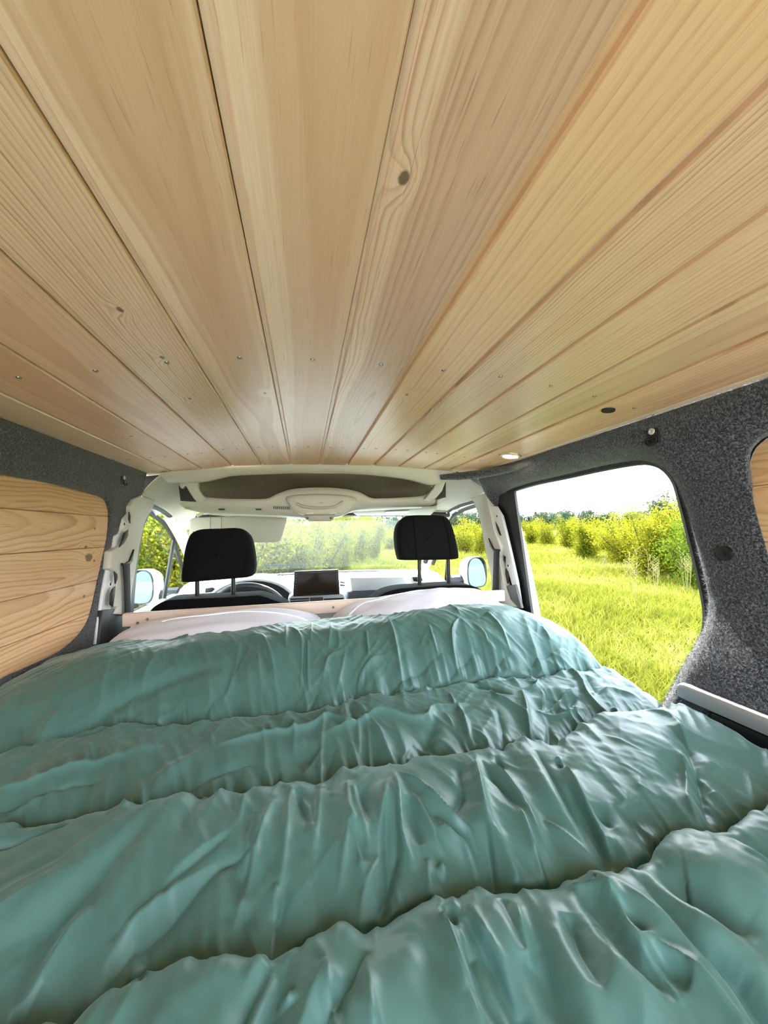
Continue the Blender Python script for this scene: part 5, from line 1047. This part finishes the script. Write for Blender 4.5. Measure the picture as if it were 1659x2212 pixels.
BUSHES = [  # variant, px, top, distance, width factor, label
 (0, 1146, 1112, 36, 1.2, 'small yellow green shrub beside the white door post, leftmost through the side door'),
 (1, 1182, 1116, 33, 1.2, 'low yellow green shrub second from the white door post'),
 (3, 1222, 1108, 27, 1.1, 'yellow green shrub third from the white door post'),
 (0, 1264, 1095, 19, 1.15, 'rounded yellow green shrub standing alone left of the tall central bush'),
 (2, 1305, 1112, 25, 1.2, 'greener shrub half hidden behind the rounded shrub'),
 (1, 1345, 1097, 17, 1.0, 'yellow shrub between the rounded shrub and the tall bush'),
 (3, 1392, 1082, 12.5, 1.05, 'tall bright yellow green bush in the middle of the side door view'),
 (0, 1438, 1080, 14, 1.0, 'bright bush just right of the tallest bush in the side door view'),
 (1, 1478, 1066, 13, 1.0, 'large yellow bush against the rear edge of the side door'),
 (2, 1512, 1075, 11, 1.0, 'green bush cut off by the rear edge of the side door'),
 (2, 966, 1125, 28, 1.2, 'green shrub beside the passenger headrest in the right cab window'),
 (1, 1000, 1116, 24, 1.2, 'yellow green shrub in the middle of the right cab window'),
 (3, 1034, 1122, 22, 1.2, 'shrub by the right door post in the right cab window'),
 (1, 425, 1058, 10, 1.0, 'shrub behind the folded sun visor at the left of the windscreen'),
 (0, 490, 1065, 11, 1.0, 'shrub straight behind the driver headrest'),
 (1, 545, 1072, 9.5, .9, 'yellow shrub right of the driver headrest below the visor'),
 (0, 585, 1070, 10, .9, 'yellow shrub under the right end of the folded visor'),
 (3, 622, 1072, 11, .9, 'bright yellow shrub left of the roof console lamp'),
 (0, 662, 1074, 10.5, .85, 'yellow green shrub directly below the roof console lamp'),
 (3, 700, 1082, 12, .9, 'yellow green shrub just right of the roof console lamp'),
 (3, 734, 1070, 13.5, .85, 'pointed shrub in front of the dark blue green trees'),
 (0, 768, 1092, 17, .9, 'yellow green shrub under the dark blue green trees'),
 (0, 803, 1084, 19, .8, 'slim shrub left of the passenger headrest'),
 (1, 840, 1135, 28, 1.1, 'low distant shrub touching the passenger headrest edge'),
 (0, 240, 1047, 7, 1.0, 'yellow green shrub behind the left door post'),
 (2, 292, 1055, 6.6, .9, 'green shrub at the rear of the left cab window'),
 (1, 328, 1047, 6.4, .9, 'bright yellow shrub filling the left cab window'),
 (3, 362, 1060, 7, .9, 'yellow shrub beside the quarter light of the left cab window'),
 (2, 398, 1070, 8.5, .9, 'green shrub seen through the small left quarter light'),
]
used = set()
for k, px, yt, ds, wdth, lab in BUSHES:
    place(SH[k], px, yt, ds, wdth, k not in used, lab, group='young shrubs in the meadow'); used.add(k)
# bare sapling
sp = thing('bare_sapling', 'thin leafless sapling sticking up between the bushes', 'sapling', (0, 0, 0)); mb = MB(); rs = np.random.RandomState(5)
mb.tube([(0, 0, 0), (.005, 0, .5), (-.01, 0, 1)], [.012, .008, .002], 5)
for q in np.linspace(.45, .97, 12):
    a = rs.uniform(0, 6.28); l = .10*(1.15-q)+.03; mb.tube([(0, 0, q), (math.cos(a)*l, math.sin(a)*l, q+.05)], [.004, .001], 4)
mb.build('stems', BARK, sp); place(sp, 1378, 1074, 15, 1.0, True)
# trees
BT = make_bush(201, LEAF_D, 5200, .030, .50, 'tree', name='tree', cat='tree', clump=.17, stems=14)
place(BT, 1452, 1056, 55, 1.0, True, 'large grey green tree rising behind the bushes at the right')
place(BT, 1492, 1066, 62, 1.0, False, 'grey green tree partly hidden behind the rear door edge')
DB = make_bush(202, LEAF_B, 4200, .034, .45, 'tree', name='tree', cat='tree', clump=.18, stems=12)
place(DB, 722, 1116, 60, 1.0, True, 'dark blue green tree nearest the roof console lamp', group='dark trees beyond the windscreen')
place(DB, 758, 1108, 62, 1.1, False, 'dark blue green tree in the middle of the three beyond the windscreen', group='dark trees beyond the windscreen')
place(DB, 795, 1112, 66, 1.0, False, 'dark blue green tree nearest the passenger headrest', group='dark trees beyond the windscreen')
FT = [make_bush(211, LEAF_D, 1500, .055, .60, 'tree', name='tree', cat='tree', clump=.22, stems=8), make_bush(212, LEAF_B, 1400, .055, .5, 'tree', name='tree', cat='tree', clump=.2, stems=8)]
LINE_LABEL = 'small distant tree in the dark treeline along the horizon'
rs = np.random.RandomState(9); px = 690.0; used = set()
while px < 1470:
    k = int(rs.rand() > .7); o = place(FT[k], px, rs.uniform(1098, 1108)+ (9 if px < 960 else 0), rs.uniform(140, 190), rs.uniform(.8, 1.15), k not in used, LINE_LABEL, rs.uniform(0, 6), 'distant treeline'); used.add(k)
    px += rs.uniform(16, 22)
# weeds with pale seed heads near the side door
WEED = plain('pale_seed_stalk', srgb(128, 122, 70), .9, noise=.15)
ws = thing('weed_stalk', 'w', 'weed', (0, 0, 0), 'tall pale weeds in the grass'); mb = MB(); rs = np.random.RandomState(3)
for i in range(9):
    a = rs.uniform(0, 6.28); r0 = rs.uniform(0, .22); h = rs.uniform(.5, 1.0); mb.tube([(math.cos(a)*r0*.3, math.sin(a)*r0*.3, 0), (math.cos(a)*r0, math.sin(a)*r0, h)], [.003, .002], 4)
    for q in range(6):
        b = rs.uniform(0, 6.28); z = h*(.65+.06*q); mb.tube([(math.cos(a)*r0*.8, math.sin(a)*r0*.8, z), (math.cos(a)*r0*.8+math.cos(b)*.08, math.sin(a)*r0*.8+math.sin(b)*.08, z+.08)], [.002, .004], 4)
mb.build('stalks', WEED, ws)
for i, (px_, yt, ds, lab) in enumerate([(1366, 1180, 8.5, 'pale weed clump in front of the tall bush, left of the pair'), (1408, 1185, 9, 'pale weed clump in front of the tall bush, right of the pair'), (1478, 1178, 10, 'pale weed clump near the rear edge of the side door'), (1302, 1190, 12, 'pale weed clump below the rounded shrub')]):
    place(ws, px_, yt, ds, 1.0, i == 0, lab)
